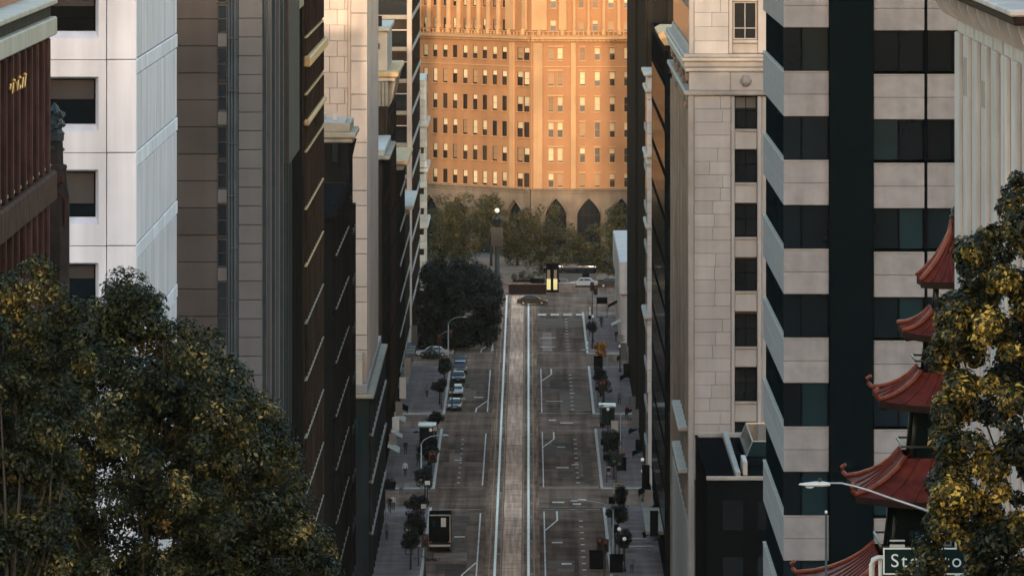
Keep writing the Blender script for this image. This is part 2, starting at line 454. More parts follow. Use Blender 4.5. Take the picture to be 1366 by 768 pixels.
for q in np.arange(1.4, KR-.6, 1.9): paint(q, q+1.25, 1118.5, 1121.5, 'crosswalk_bar')
for x0, d0, w, L in [(3.3, 748, 1.0, 1.6), (2.4, 770, 1.1, 1.4), (3.2, 858, 1.4, 1.5), (5.0, 862, .8, 1.2), (3.4, 886, .9, 1), (2.6, 815, 1.3, 1.3), (5.4, 818, .9, 1.3),
                     (4.8, 813, .9, 1.3), (2.5, 925, .9, 1.4), (3.9, 921, 1.6, 1.1), (2.2, 955, 2.2, 1), (5.3, 968, .7, 1.5), (-7.7, 776, 1.1, 1.4), (-8.6, 868, .9, 1.2), (-7.0, 961, 1.2, 1.6), (-8.8, 959, .7, 1.2), (1.7, 1052, 2.0, 1.2), (1.7, 1070, 2.2, 1.1)]:
    paint(x0, x0+w, d0, d0+L, 'road_mark')
# resurfaced strips, covers
for x0, x1, d0, d1 in [(6.2, 7.3, 838, 888), (1.3, 7.9, 806, 809), (1.2, 7.8, 832, 835), (-9.9, -5.0, 860, 866), (1.9, 4.6, 744, 752), (-9.2, -6.3, 792, 800), (4.0, 7.8, 940, 972), (1.3, 7.7, 1092, 1110), (-9.8, -5.6, 985, 1000), (2.0, 3.3, 1044, 1082), (-9.6, -6.2, 752, 760)]:
    paint(x0, x1, d0, d1, 'asphalt_patch', random.choice(['asphalt_patch', 'asphalt_patch', 'asphalt_dark']), .0142)
random.seed(15)
for i in range(34):
    a_, b2 = blocks[i % 4]; L = random.uniform(3, 22); w = random.uniform(.5, 2.2); x0 = random.choice([random.uniform(1.4, 5.6), random.uniform(-9.8, -7.2)]); d0 = random.uniform(a_+2, b2-L-2)
    paint(x0, min(x0+w, KR-.1), d0, d0+L, 'asphalt_patch', random.choice(['asphalt_patch', 'asphalt_dark', 'asphalt_dark']), .0126+.00004*i)
for x0, d0 in [(3.9, 782), (4.3, 876), (5.8, 1060), (3.0, 990), (-7.4, 838), (-7.9, 905), (4.4, 739)]:
    b_ = MB(); b_.lathe([(0, .004), (.42, .004), (.42, 0)], 14); b_.build('manhole_cover', K['asphalt_dark'], road, loc=(x0, d0, GZ+.0155))

# ------------------------------------------------------------------ a street face of storeys: ledges, piers, window bands
def storeys(b, face, u0, u1, z0, z1, fh, lm, pm=None, gm=None, lh=.5, ld=.35, bay=4.2, pw=.8, pd=.25, zoff=0.0, ledge='ledge'):
    z = z0 + zoff; n = max(1, int(round((u1-u0)/bay)))
    while z < z1 - .3:
        if lm: b.fbox(ledge, face, u0+.02, u1-.02, z, min(z+lh, z1), .0, ld, K[lm], .03)
        if gm and z+fh-.3 < z1: b.fbox('window', face, u0+.1, u1-.1, z+lh+.05, z+fh-.25, .0, .03, K[gm])
        z += fh
    if pm:
        for i in range(n+1):
            u = u0 + (u1-u0)*i/n; a, c = max(u0, u-pw/2), min(u1, u+pw/2)
            b.fbox('pier', face, a, c, z0, z1, .0, pd, K[pm], .03)

# ================================================================== LEFT SIDE
# --- old brown brick church
b = Bld('church', (XL-6, 240, g(240)), 'brown brick church with cream cornice and tall ribbed windows at far left', 'church')
wl = ('x', XL, 1)
zt = PZ(22, 252.5)
b.box('wall', XL-12, XL, 222, 252, g(225)-14, zt-1.0, K['church_brick'])
b.fbox('cornice', wl, 221.9, 252.6, zt-.62, zt, -.5, .42, K['cream_trim'], .05)
b.fbox('frieze', wl, 222, 252.3, zt+.003, zt+.42, -.5, .22, K['church_stone'], .03)
b.fbox('parapet', wl, 222, 252.4, zt+.425, zt+.62, -.6, .45, K['cream_trim'], .04)
b.box('roof', XL-12, XL-.55, 222, 251.8, zt+.3, zt+.95, K['roof_red'])
for i, yq in enumerate(np.arange(223.5, 252, 2.95)):
    zs_, zb = PZ(244, 241), PZ(300, 241)
    b.fbox('pilaster', wl, yq-.35, yq+.35, zs_-.1, zt-.65, 0, .34, K['church_brick'], .06)
    b.fbox('rib', wl, yq+.9, yq+1.15, zs_+.3, zt-1.6, 0, .16, K['church_brick'], .03)
    b.fbox('rib', wl, yq+1.75, yq+2.0, zs_+.3, zt-1.6, 0, .16, K['church_brick'], .03)
    b.fbox('window', wl, yq+.42, yq+2.55, zs_+.25, zt-2.0, 0, .03, K['glass_brown'])
    b.fbox('window_sill', wl, yq+.9, yq+1.5, zs_+.0, zs_+.15, 0, .28, K['white_stone'], .04)
    b.fbox('pilaster', wl, yq-.32, yq+.32, zs_-11, zs_-1.15, 0, .32, K['church_brick'], .06)
    b.fbox('rib', wl, yq+1.3, yq+1.6, zs_-11, zs_-1.5, 0, .2, K['church_brick'], .03)
    b.fbox('window', wl, yq+.5, yq+2.4, zs_-10.5, zs_-1.7, 0, .03, K['glass_brown'])
b.fbox('belt_course', wl, 222, 252.2, PZ(244, 241)-1.15, PZ(244, 241)-.12, 0, .45, K['church_brick'], .08)
# gilded scroll under the cornice
mb = MB()
for i in range(3):
    y0 = 229.5 + i*2.6
    mb.tube([(XL+.42, y0+.75*t, zt-1.62+.15*math.sin(t*4+i*2)) for t in np.linspace(0, 2.6, 14)], [.035]*14, 6)
    mb.lathe([(0, -.07), (.06, -.04), (.08, 0), (.06, .04), (0, .07)], 8, (XL+.42, y0+1.6, zt-1.4))
b.mesh('gilt_scroll', mb, K['gold'], True)
# corner buttress with weathered set-offs and a dark finial
cx, cy = PX(73, 256), 256.2
mb = MB()
def octa(c, r, z): return [(c[0]+r*math.cos(R(22.5+45*k)), c[1]+r*math.sin(R(22.5+45*k)), z) for k in range(8)]
def stack(mb, c, prof):
    vs = []; fs = []
    for r, z in prof: vs += octa(c, r, z)
    for i in range(len(prof)-1):
        for k in range(8): fs.append((i*8+k, i*8+(k+1) % 8, i*8+8+(k+1) % 8, i*8+8+k))
    fs.append(tuple(range((len(prof)-1)*8, len(prof)*8)))
    mb.add(vs, fs)
yz = lambda y: PZ(y, 256)
stack(mb, (cx, cy), [(.52, yz(900)), (.52, yz(262)), (.44, yz(246)), (.40, yz(228)), (.43, yz(225)), (.43, yz(221)), (.30, yz(219)), (.28, yz(190))])
b.mesh('buttress', mb, K['church_stone'])
mb = MB(); stack(mb, (cx-.02, cy), [(.2, yz(192)), (.34, yz(188)), (.36, yz(178)), (.27, yz(173)), (.33, yz(166)), (.25, yz(158)), (.17, yz(152)), (.20, yz(148)), (.04, yz(138))])
random.seed(9)
for i in range(34):
    a = random.random()*6.28; z = yz(random.uniform(150, 200)); r = .24+.1*random.random()
    p = (cx+r*math.cos(a), cy+r*math.sin(a), z); mb.lathe([(0, -.09), (.08, -.03), (.07, .04), (0, .09)], 6, p)
b.mesh('finial', mb, K['bronze_dark'])
mb = MB(); 
for s in (-1, 1):
    mb.tube([(cx+s*.36, cy-.42, yz(300)), (cx+s*.36, cy-.42, yz(266)), (cx+s*.1, cy-.46, yz(253))], [.05]*3, 6)
b.mesh('arch_moulding', mb, K['church_brick'])
b.box('buttress_flank', XL-2.2, XL-.4, 252.05, 258, g(250)-6, yz(232), K['church_stone'], .05)
b.box('gablet', cx-.34, cx+.34, cy-.62, cy-.4, yz(244), yz(232), K['church_brick'], .08)
for i in range(9):
    b.box('crocket', XL-.1, XL+.18, 252.05, 252.5, PZ(60+i*18, 252), PZ(52+i*18, 252), K['church_stone'], .08)

# --- white office block with deep square windows
D = 312.0
b = Bld('office_building', (XL-8, D+18, g(D)), 'white precast office block with deep square windows behind the brown church', 'building')
ztop = PZ(-40, D); x0b, x1b = PX(-60, D), PX(182, D)
b.box('wall', x0b, x1b-.3, D+.62, 349, g(D)-8, ztop, K['white_panel'])
fh = 124.0
jy = [-168+fh*i for i in range(1, 10)]       # joint heights in pixels: -44, 80, 204, 328 ...
mbp = {}
def window_panel(w, h, ox0, ox1, oz0, oz1, dp=.55):
    """precast panel with a splayed opening"""
    m2 = MB()
    o = [(0,0),(w,0),(w,h),(0,h)]; i1 = [(ox0,oz0),(ox1,oz0),(ox1,oz1),(ox0,oz1)]
    q = [(ox0+.02, oz0+.30), (ox1-.16, oz0+.30), (ox1-.16, oz1-.10), (ox0+.02, oz1-.10)]
    A = [(x, 0, z) for x, z in o]; Bq = [(x, 0, z) for x, z in i1]; C = [(x, dp, z) for x, z in q]; E = [(x, dp, z) for x, z in o]
    for k in range(4):
        k2 = (k+1) % 4
        m2.add([A[k], A[k2], Bq[k2], Bq[k]], [(0,1,2,3)]); m2.add([Bq[k], Bq[k2], C[k2], C[k]], [(0,1,2,3)]); m2.add([A[k], E[k], E[k2], A[k2]], [(0,1,2,3)])
    return m2.mesh('facade_panel', K['white_precast'])
pxm = D/F
wp = window_panel((142-46)*pxm-.03, fh*pxm-.03, (62-46)*pxm, (131-46)*pxm, 28*pxm, 101*pxm)
for j in jy:
    zb = PZ(j+fh, D)+.015 
    for xa in (46, -50):
        p = link('facade_panel', wp, b.root, Vector((PX(xa, D)+.015, D, zb)) - b.o)
        w_ = (131-62)*pxm-.18; h_ = 73*pxm-.4
        o = link('window', frame_mesh(w_, h_, K['near_black'], .05, .06, (.28,)), p, ((62-46)*pxm+.02+w_/2, .56, 28*pxm+.30+h_/2))
        link('pane', bevel_box_mesh(w_, .03, h_, K['glass_navy'], 0), o, (0, .02, 0))
        fb = random.choice([0, .3, .72, .45, .2]) if xa == 46 else .5
        if fb: link('blind', bevel_box_mesh(w_-.12, .02, round((h_-.1)*fb, 2), K['grey_wall'], 0), o, (0, -.02, h_/2-.05-round((h_-.1)*fb, 2)/2))
    b.box('facade_panel', PX(142, D)+.015, x1b, D, D+.6, zb, zb+fh*pxm-.03, K['white_precast'], .03)
    # street side: frame and set-back panel
    sd = D+.605
    b.box('side_band', x1b-.28, x1b-.02, sd, 349, zb+fh*pxm-.03-.62, zb+fh*pxm-.03, K['white_precast'], .03)
    b.box('side_panel', x1b-.28, x1b-.045, sd+.33, 348.8, zb+.03, zb+fh*pxm-.70, K['white_panel'], .02)
    b.box('side_band', x1b-.28, x1b-.02, sd, sd+.28, zb, zb+fh*pxm-.66, K['white_precast'], .02)

# --- grey tower with a strip of windows and pipes
D = 459.0
b = Bld('tower', (XL-8, D+17, g(D)), 'grey panelled tower with a narrow window strip beside the white block', 'building')
ztop = PZ(-50, D); pxm = D/F
b.box('wall', PX(150, D), XL-.6, D+.3, 494, g(494)-6, ztop, K['grey_wall'])
for k, yq in enumerate(range(-46, 700, 36)):
    hgt = 35.0 if k % 3 else 35.0
    b.box('wall_panel', PX(180, D), PX(290, D), D-.12 if k % 3 == 0 else D-.06, D+.3, PZ(yq+36, D)+.03, PZ(yq, D), K['grey_wall'], .03)
for k, yq in enumerate(range(-40, 700, 104)):
    for a, c in ((0, 44), (47, 84)):
        p = link('window', frame_mesh(13*pxm, (c-a)*pxm, K['pipe'], .05, .1, (.5,)), b.root, Vector((PX(296.5, D), D+.16, PZ(yq+(a+c)/2, D))) - b.o)
        link('pane', bevel_box_mesh(13*pxm-.04, .03, (c-a)*pxm-.04, K['glass_dark'], 0), p, (0, .03, 0))
    b.box('spandrel', PX(290, D)+.01, PX(303, D), D-.04, D+.3, PZ(yq+103, D), PZ(yq+85, D), K['grey_panel'], .03)
for xq, r in ((305.5, .07), (309.5, .06), (314, .10), (316.8, .05)):
    mb = MB(); mb.tube([(PX(xq, D), D-.2, g(D)), (PX(xq, D), D-.2, ztop)], [r, r], 8); b.mesh('downpipe', mb, K['pipe'], True)
for yq in range(-20, 700, 70):
    b.box('pipe_clamp', PX(303.5, D), PX(317.8, D), D-.32, D+.28, PZ(yq+2, D), PZ(yq, D), K['pipe'], .01)
for yq in range(-50, 700, 25):
    b.box('wall_panel', PX(318.5, D), PX(350, D), D-.3, D+.3, PZ(yq+24.3, D), PZ(yq, D), K['grey_panel'], .025)
face = ('x', XL-.6, 1)
for i, u in enumerate(np.arange(D+.4, 493.5, 2.6)):
    b.fbox('fin', face, u, u+1.0, g(494)-4, ztop, 0, .55+.2*((i*7) % 3), K['pipe' if i % 2 else 'grey_panel'], .05)
storeys(b, face, D+.4, 493.8, PZ(760, 475), ztop, 4.2, 'grey_wall', None, 'glass_dark', .9, .2)

# --- narrow dark tower with an overhanging upper wall
b = Bld('tower', (XL-8, 520, g(520)), 'narrow dark tower with smooth overhanging upper wall between grey and brown blocks', 'building')
ztop = PZ(-50, 520); face = ('x', XL-.35, 1)
b.box('wall', XL-14, XL-.35, 496.5, 542, GZ+2, ztop, K['teal_dark'])
b.box('upper_wall', XL-13, XL+.45, 496.7, 519, PZ(208, 510), ztop-.3, K['grey_wall'], .05)
for u in np.arange(521, 542, 3.2): b.fbox('fin', face, u, u+1.2, GZ+8, ztop, 0, .3, K['dark_wall'], .05)
for u in np.arange(498, 519, 3.4): b.fbox('fin', face, u, u+1.2, GZ+8, PZ(209, 510), 0, .25, K['teal_dark'], .05)
for zq in np.arange(PZ(760, 530), ztop, 4.2): b.fbox('spandrel', face, 520, 541.8, zq, zq+1.4, 0, .12, K['brown_wall'], .02)
for u in np.arange(524, 541, 2.2): b.box('roof_louvre', XL-1, XL+.1, u, u+1.1, PZ(13, 530), PZ(-40, 530), K['pale_ledge'], .03)

# --- brown block with slanting ledges, sun glints painted in their colour
b = Bld('apartment_block', (XL-8, 568, g(568)), 'dark brown block with one bright ledge per storey along the street', 'building')
ztop = PZ(-50, 560); face = ('x', XL, 1)
b.box('wall', XL-14, XL, 543.5, 592, GZ-1, ztop, K['brown_wall'])
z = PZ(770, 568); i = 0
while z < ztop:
    b.fbox('ledge', face, 545, 590.5, z, z+.11, 0, .2, K['sun_gold_ledge' if z > -35 else 'pale_ledge'], .05)  # sun glow put into the colour: golden above, pale below
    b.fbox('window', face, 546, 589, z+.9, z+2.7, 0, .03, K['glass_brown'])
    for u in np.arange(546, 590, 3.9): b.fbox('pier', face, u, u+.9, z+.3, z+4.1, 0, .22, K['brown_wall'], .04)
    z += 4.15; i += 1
b.fbox('cornice', face, 543.6, 592, PZ(75, 568), PZ(62, 568), 0, .5, K['sun_gold_ledge'], .08)
b.fbox('cornice', face, 543.6, 592, PZ(150, 568), PZ(143, 568), 0, .4, K['sun_gold_ledge'], .08)

# --- dark lower front, then a corniced block behind it
b = Bld('commercial_building', (XL-8, 622, GZ), 'dark lower street front with thin pale sills before the corniced building', 'building')
zt = PZ(262, 655); face = ('x', XL, 1)
b.box('wall', XL-15, XL, 624.5, 678, GZ-1, zt-.4, K['dark_wall'])
b.box('cornice', XL-15, XL+.35, 624.2, 678.2, zt-.4, zt, K['dark_wall'], .08)
for zq in np.arange(PZ(770, 630), zt-2, 4.5):
    b.fbox('sill', face, 630, 674, zq, zq+.10, 0, .2, K['pale_ledge'], .02)
    b.fbox('window', face, 625.2, 677, zq+.5, zq+3.2, 0, .03, K['glass_dark'])
    for u in np.arange(625, 676, 5.5): b.fbox('pier', face, u, u+1.2, zq+.2, zq+4.4, 0, .2, K['dark_wall'], .03)
D = 680.0; xc = PX(466, D)
b = Bld('corniced_building', (xc-8, 685, GZ), 'dark building topped by a heavy pale cornice in front of the pink tower', 'building')
ztop = PZ(172, D); face = ('x', xc, 1); fy = ('y', D)
b.box('wall', XL-15, xc, D, 693, GZ-1, ztop-.9, K['dark_wall'])
b.box('cornice', XL-15, xc+.6, D-.6, 693.4, ztop-.85, ztop-.3, K['pale_ledge'], .12)
b.box('cornice_lip', XL-15, xc+.35, D-.35, 693.2, ztop-1.25, ztop-.853, K['stone_trim'], .1)
b.box('parapet', XL-14.8, xc+.1, D-.1, 693, ztop-.297, ztop+.5, K['pale_ledge'], .06)
b.box('roof', XL-14.3, xc-.4, D+.4, 692, ztop+.5, ztop+.6, K['coping'])
for xq in np.arange(XL-12, xc-.5, 1.5):
    mb = MB(); mb.prism_x([(D, ztop-3.4), (D-.3, ztop-3.0), (D-.5, ztop-1.27), (D, ztop-1.27)], xq, xq+.5); b.mesh('bracket', mb, K['teal_dark'])
for u in np.arange(D+1, 691, 4.1):
    mb = MB(); mb.prism_y([(xc, ztop-3.2), (xc+.45, ztop-1.3), (xc, ztop-1.3)], u, u+.8); b.mesh('bracket', mb, K['dark_wall'])
b.fbox('belt_course', fy, XL-14, xc+.3, PZ(262, D)-.4, PZ(262, D), 0, .4, K['teal_dark'], .08)
storeys(b, fy, XL-14, xc, GZ+5, ztop-4, 4.5, 'teal_dark', 'dark_wall', 'glass_dark', .45, .25, 2.6, .7, .2)
storeys(b, face, D+.3, 692.7, GZ+5, PZ(280, D), 4.5, 'teal_dark', 'dark_wall', 'glass_dark', .55, .3, 5.5, 1.2, .3)
b.box('chimney', xc-1.6, xc-1.2, 684, 685, ztop+.61, ztop+1.4, K['white_stone'], .04)
b.box('roof_hatch', xc-3.9, xc-2.4, 686, 690, ztop+.61, ztop+1.1, K['white_stone'], .05)

# --- pink stone tower
D = 735.0; xf = PX(490, D)
b = Bld('stone_tower', (XL-8, D+25, GZ), 'tall pale pinkish stone tower with ruled joints on its face', 'building')
ztop = PZ(-50, D)
b.box('wall', XL-16, xf-.3, D+.35, 786, GZ-.5, ztop, K['stone_pink_dark'])
random.seed(3)
for k, yq in enumerate(np.arange(-50, 560, 21)):           # ashlar of the set-back left part
    off = 10 if k % 2 else 0
    for xq in range(380, 466, 20):
        xa, xb = max(xq-off, 376), min(xq-off+19.6, 464)
        if xb-xa > 3 and yq < 240: b.box('stone_block', PX(xa, D)+.01, PX(xb, D), D, D+.5, PZ(yq+20.7, D), PZ(yq, D), K['stone_pink'], .03)
b.box('wall_pier', PX(464.3, D), PX(468, D), D-.25, D+.5, GZ, ztop, K['stone_pink_dark'], .04)
yq = -46.0
while yq < 560:
    b.box('stone_panel', PX(468.3, D), PX(490, D), D-.5, D+.4, PZ(yq+43.3, D), PZ(yq, D), K['stone_pink'], .04)
    b.box('stone_panel', PX(468.3, D), PX(490, D), D-.46, D+.4, PZ(yq+63.4, D), PZ(yq+44, D), K['stone_pink'], .04)
    yq += 64.1
face = ('x', xf-.3, 1)
for u in np.arange(D+.5, 786, 6.3): b.fbox('pier', face, u, u+3.2, GZ+2, ztop, 0, .3, K['stone_pink_dark'], .05)
storeys(b, face, D+.5, 785.8, PZ(700, 760), ztop, 4.7, 'stone_pink_dark', None, 'glass_brown', 1.2, .18)
# its podium
zp = PZ(520, D)
b.box('podium', XL-10, xf+.25, D-4.2, 800, GZ-.4, zp-.5, K['teal_dark'])
b.box('podium_cornice', XL-10, xf+.75, D-4.7, 800.5, zp-.497, zp-.1, K['pale_ledge'], .1)
b.box('podium_parapet', XL-10, xf+.1, D-4.0, 799.8, zp-.097, zp+.8, K['stone_trim'], .06)
for u in np.arange(D-4, 799, 6.6): b.fbox('pilaster', ('x', xf+.25, 1), u, u+1.6, GZ, zp-.5, 0, .3, K['teal_dark'], .06)
for zq in (GZ+4.6, GZ+9.6, GZ+14.2): b.fbox('ledge', ('x', xf+.25, 1), D-4, 799.8, zq, zq+.35, 0, .42, K['stone_trim'], .05)
for xq in (472, 478, 484): b.box('podium_window', PX(xq, D)-.15, PX(xq, D)+.15, D-4.28, D-4.2, zp-6, zp-2.2, K['glass_teal'])
b.box('roof_box', PX(469, D), PX(485, D), D-3.4, D-.6, zp-.09, PZ(468, D), K['cream_trim'], .06)

# --- dark lower block and brown corniced block of the next stretch
b = Bld('commercial_building', (XL-6, 852, GZ), 'dark mid-rise with pale cornice just right of the pink tower', 'building')
zt = PZ(208, 834); face = ('x', XL, 1)
b.box('wall', XL-14, XL, 834, 871, GZ-.3, zt-.4, K['dark_wall'])
b.box('cornice', XL-14, XL+.9, 833.1, 871.4, zt-.4, zt, K['pale_ledge'], .1)
b.box('parapet', XL-14, XL+.3, 833.6, 871.2, zt+.003, zt+.7, K['white_stone'], .06)
storeys(b, face, 834.2, 870.8, GZ+5, zt-1, 4.4, 'brown_wall', 'dark_wall', 'glass_dark', .5, .3)
storeys(b, ('y', 834), XL-12, XL, GZ+5, zt-1, 4.4, None, 'brown_wall', 'glass_dark', .5, .2)
b = Bld('commercial_building', (XL-6, 891, GZ), 'brown building with bracketed cornice and pink penthouse', 'building')
zt = PZ(96, 872)
b.box('wall', XL-16, XL, 872, 911, GZ-.3, zt-.5, K['brown_wall'])
b.box('cornice', XL-16, XL+1.2, 870.9, 912, zt-.6, zt, K['sun_gold_ledge'], .15)
b.box('cornice_soffit', XL-16, XL+.8, 871.3, 911.6, zt-1.1, zt-.603, K['stone_pink_dark'], .1)
b.box('penthouse', XL-14, XL-.2, 876, 906, zt+.003, PZ(42, 876), K['penthouse'])
b.box('penthouse_coping', XL-14, XL+.1, 875.5, 906.4, PZ(42, 876)+.003, PZ(42, 876)+.5, K['white_stone'], .08)
b.box('roof_vent', XL-2.4, XL-.9, 878, 880, PZ(42, 876)+.5, PZ(42, 876)+1.7, K['brown_wall'], .05)
for u in np.arange(873, 910, 4.6):
    mb = MB(); mb.prism_y([(XL, zt-4.2), (XL+.35, zt-3.6), (XL+.85, zt-1.15), (XL, zt-1.15)], u, u+1.0); b.mesh('bracket', mb, K['pale_ledge'])
for xq in (506, 511, 516):
    x_ = PX(xq, 872); mb = MB(); mb.prism_x([(872, zt-4.0), (871.3, zt-1.15), (872, zt-1.15)], x_-.18, x_+.18); b.mesh('bracket', mb, K['pale_ledge'])
b.box('penthouse_window', XL-1.7, XL-1.1, 875.9, 876, PZ(66, 876), PZ(58, 876), K['glass_brown'])
storeys(b, face, 872.2, 910.8, GZ+5, zt-5, 4.5, 'brown_wall', 'brown_wall', 'glass_brown', .6, .25)
storeys(b, ('y', 872), XL-12, XL, GZ+5, zt-5, 4.5, 'stone_pink_dark', 'brown_wall', 'glass_brown', .35, .2)

# --- lower corniced pair beyond
for (d0, d1, ty, wm, lab, cm) in ((937, 974, 214, 'dark_wall', 'dark building with a pale gold cornice below the banded tower', 'sun_gold_ledge'),
                              (976, 1014, 274, 'teal_dark', 'lower dark building with white cornice beside the round dark tree', 'white_stone')):
    b = Bld('commercial_building', (XL-6, (d0+d1)/2, GZ), lab, 'building')
    zt = PZ(ty, d0)
    b.box('wall', XL-12, XL, d0, d1, GZ-.3, zt-.8, K[wm])
    b.box('cornice', XL-12, XL+1.3, d0-1.3, d1+.3, zt-.5, zt, K[cm], .15)
    b.box('cornice_lip', XL-12, XL+.7, d0-.7, d1, zt-1.2, zt-.503, K['stone_trim'], .1)
    b.box('roof_box', XL-4.5, XL-1.8, d0+4, d0+10, zt+.003, zt+3.2, K['white_stone' if ty > 250 else 'grey_panel'], .06)
    storeys(b, face, d0+.2, d1-.2, GZ+5, zt-2, 4.4, 'stone_trim', wm, 'glass_dark', .3, .35)
    for u in np.arange(d0+1, d1-3, 5.5): b.fbox('awning', face, u, u+4, GZ+3.0, GZ+3.35, 0, 1.1, K['pale_ledge' if int(u) % 2 else 'coat_grey'], .05)

# --- tall dark banded tower
D = 1041.0
b = Bld('tower', (XL-8, 1080, GZ), 'tall dark glass tower with thin pale horizontal bands beside the orange building', 'building')
ztop = PZ(-40, D)
b.box('wall', XL-18, XL-.1, D, 1121, GZ-.3, ztop, K['glass_brown'])
fy = ('y', D); pxm = D/F
for yq in np.arange(-22, 420, 42.5):
    b.fbox('band', fy, XL-17, XL-.6, PZ(yq+5.5, D), PZ(yq, D), 0, .4, K['pale_ledge'], .04)
    b.fbox('sill', fy, XL-17, XL-.4, PZ(yq+20.5, D), PZ(yq+19, D), 0, .5, K['stone_pink_dark'], .02)
    b.fbox('spandrel', fy, XL-17, XL-.6, PZ(yq+19, D), PZ(yq+5.6, D), 0, .15, K['brown_wall'], .02)
    b.fbox('window', fy, XL-17, XL-.6, PZ(yq+42, D), PZ(yq+21, D), 0, .04, K['glass_dark'])
    b.fbox('band', ('x', XL-.1, 1), D+.6, 1120.8, PZ(yq+5.5, D), PZ(yq, D), 0, .3, K['stone_trim'], .04)
b.box('corner_pier', XL-.58, XL+.12, D-.55, D+.55, GZ, ztop, K['stone_pink_dark'], .08)
for u in np.arange(D+6, 1120, 7): b.fbox('pier', ('x', XL-.1, 1), u, u+1.4, GZ, ztop, 0, .2, K['brown_wall'], .05)
# --- thin white block at the far end of the left side
D = 1170.0
b = Bld('commercial_building', (XL-5, D+15, GZ), 'slim sunlit white building with ornate edge at the end of the left side', 'building')
zt = PZ(107, D); xr = PX(568, D)
b.box('wall', XL-14, xr-.2, D+.3, 1200, GZ-.3, zt, K['white_stone'])
random.seed(12)
for k, yq in enumerate(np.arange(107, 345, 9)):
    if 150 < yq < 345 and k % 3 == 0:
        b.box('quoin', xr-1.2, xr+.2, D-.1, D+.9, PZ(yq+9, D), PZ(yq, D), K['white_stone'], .1)
    elif yq > 170 and k % 3 == 1:
        b.box('window', xr-.95, xr-.3, D+.22, D+.3, PZ(yq+8, D), PZ(yq-3, D), K['glass_brown'])
    else: b.box('wall_panel', xr-1.3, xr, D, D+.6, PZ(yq+8.8, D), PZ(yq, D), K['white_stone'], .06)
for yq in (165, 225, 300): b.box('cornice', XL-13, xr+.35, D-.35, 1200.4, PZ(yq+5, D), PZ(yq, D), K['white_stone'], .12)

# ================================================================== THE ORANGE BUILDING AT THE END OF THE STREET
D = 1268.0
b = Bld('grand_building', (0, D+12, GZ), 'sunlit orange terracotta office building closing the end of the street', 'building')
pA = (PX(708, D), D); pB = (PX(548, 1292), 1292.0)
wing = math.hypot(pA[0]-pB[0], pA[1]-pB[1]); angW = math.atan2(pA[1]-pB[1], pA[0]-pB[0])
def wing_u(xpx):
    # distance along the wing from its far end, where the ray of this column meets it
    t = (xpx-VX)/F
    dx, dy = pA[0]-pB[0], pA[1]-pB[1]
    return wing*(t*pB[1]-pB[0])/(dx-t*dy)
zr = lambda y: PZ(y, D)
rows = [(64, 80.6), (96, 115), (129.5, 149.5), (163.5, 183.5), (197.5, 217), (231.5, 250)]
wcols = [(567.8, 5.2), (580.6, 5.2), (594, 5.4), (607, 5.4), (620.6, 5.4), (633.8, 5.4), (646.7, 5.4), (660, 5.4), (673, 5.6), (693.7, 6.6), (702.6, 6.6)]
fcols = [(735, 7.4), (747.2, 7.4), (777, 7.4), (796.8, 7.4), (816.7, 7.4), (836, 7.4)]
holesW = []; holesF = []; winlist = []
xF0 = pA[0]; WF = PX(850, D) - xF0
DEP = .38
random.seed(21)
upW = [(y0, y1) for y0, y1 in ((-34, -18), (-5, 11), (27.5, 42))]
for rr, up in ((rows, False), (upW, True)):
    for (ya, yb) in rr:
        z1, z0 = zr(ya), zr(yb)
        for xc, w in wcols:
            if up and xc > 680: continue
            u = wing_u(xc); hw = (wing_u(xc+w/2)-wing_u(xc-w/2))/2*1.06
            if up: hw = .45
            holesW.append((u-hw, u+hw, z0, z1)); winlist.append(('W', u, z0, z1, 2*hw))
        for xc, w in (fcols if not up else [(738, 8), (775, 7.6), (794, 7.6), (815, 7.6), (836, 7.6)]):
            u = PX(xc, D)-xF0; hw = w*.1268/2
            holesF.append((u-hw, u+hw, z0, z1)); winlist.append(('F', u, z0, z1, 2*hw))
ztop = zr(-60); zbase = zr(252)
mb = MB(); wall_mb(mb, pB, angW, wing, zbase, ztop, holesW, .16); wall_mb(mb, (xF0, D), 0, WF, zbase, ztop, holesF, DEP)
b.mesh('wall', mb, K['terracotta'])
mb = MB()
for a, c, ang in ((pB, pA, angW), ((xF0, D), (xF0+WF, D), 0)):
    nx, ny = -math.sin(ang), math.cos(ang)
    q0 = (a[0]+nx*.8, a[1]+ny*.8); q1 = (c[0]+nx*.8, c[1]+ny*.8); q2 = (c[0]+nx*18, c[1]+ny*18); q3 = (a[0]+nx*18, a[1]+ny*18)
    vs = [(*q, z) for z in (GZ, ztop+.02) for q in (q0, q1, q2, q3)]
    mb.add(vs, [(0,1,5,4), (1,2,6,5), (2,3,7,6), (3,0,4,7), (4,5,6,7)])
b.mesh('inner_wall', mb, K['brown_wall'])
for kind, u, z0, z1, w in winlist:
    if kind == 'W': ang = angW; p = (pB[0]+u*math.cos(ang)-.16*math.sin(ang), pB[1]+u*math.sin(ang)+.16*math.cos(ang), (z0+z1)/2)
    else: ang = 0; p = (xF0+u, D+DEP, (z0+z1)/2)
    r_ = random.random()
    bl = (random.choice([.3, .4, .45, .5, .6, .9]), K['blind']) if r_ < (.62 if kind == 'F' else .55) else ((.9, K['blind_dim']) if r_ < .82 else None)
    window(b, p, ang, w, z1-z0, K['terracotta_trim' if kind == 'F' else 'brown_wall'], K['glass_brown'], bl, t=.07 if kind == 'F' else .04)
    # sill
    s = link('window_sill', bevel_box_mesh(w+.16, .3, .16, K['terracotta_trim'], .03), b.root, Vector((p[0]+DEP*math.sin(ang), p[1]-(DEP-.05)*math.cos(ang), z0-.09))-b.o, ang)
def wing_pt(u, out, z): return Vector((pB[0]+u*math.cos(angW)+out*math.sin(angW), pB[1]+u*math.sin(angW)-out*math.cos(angW), z))
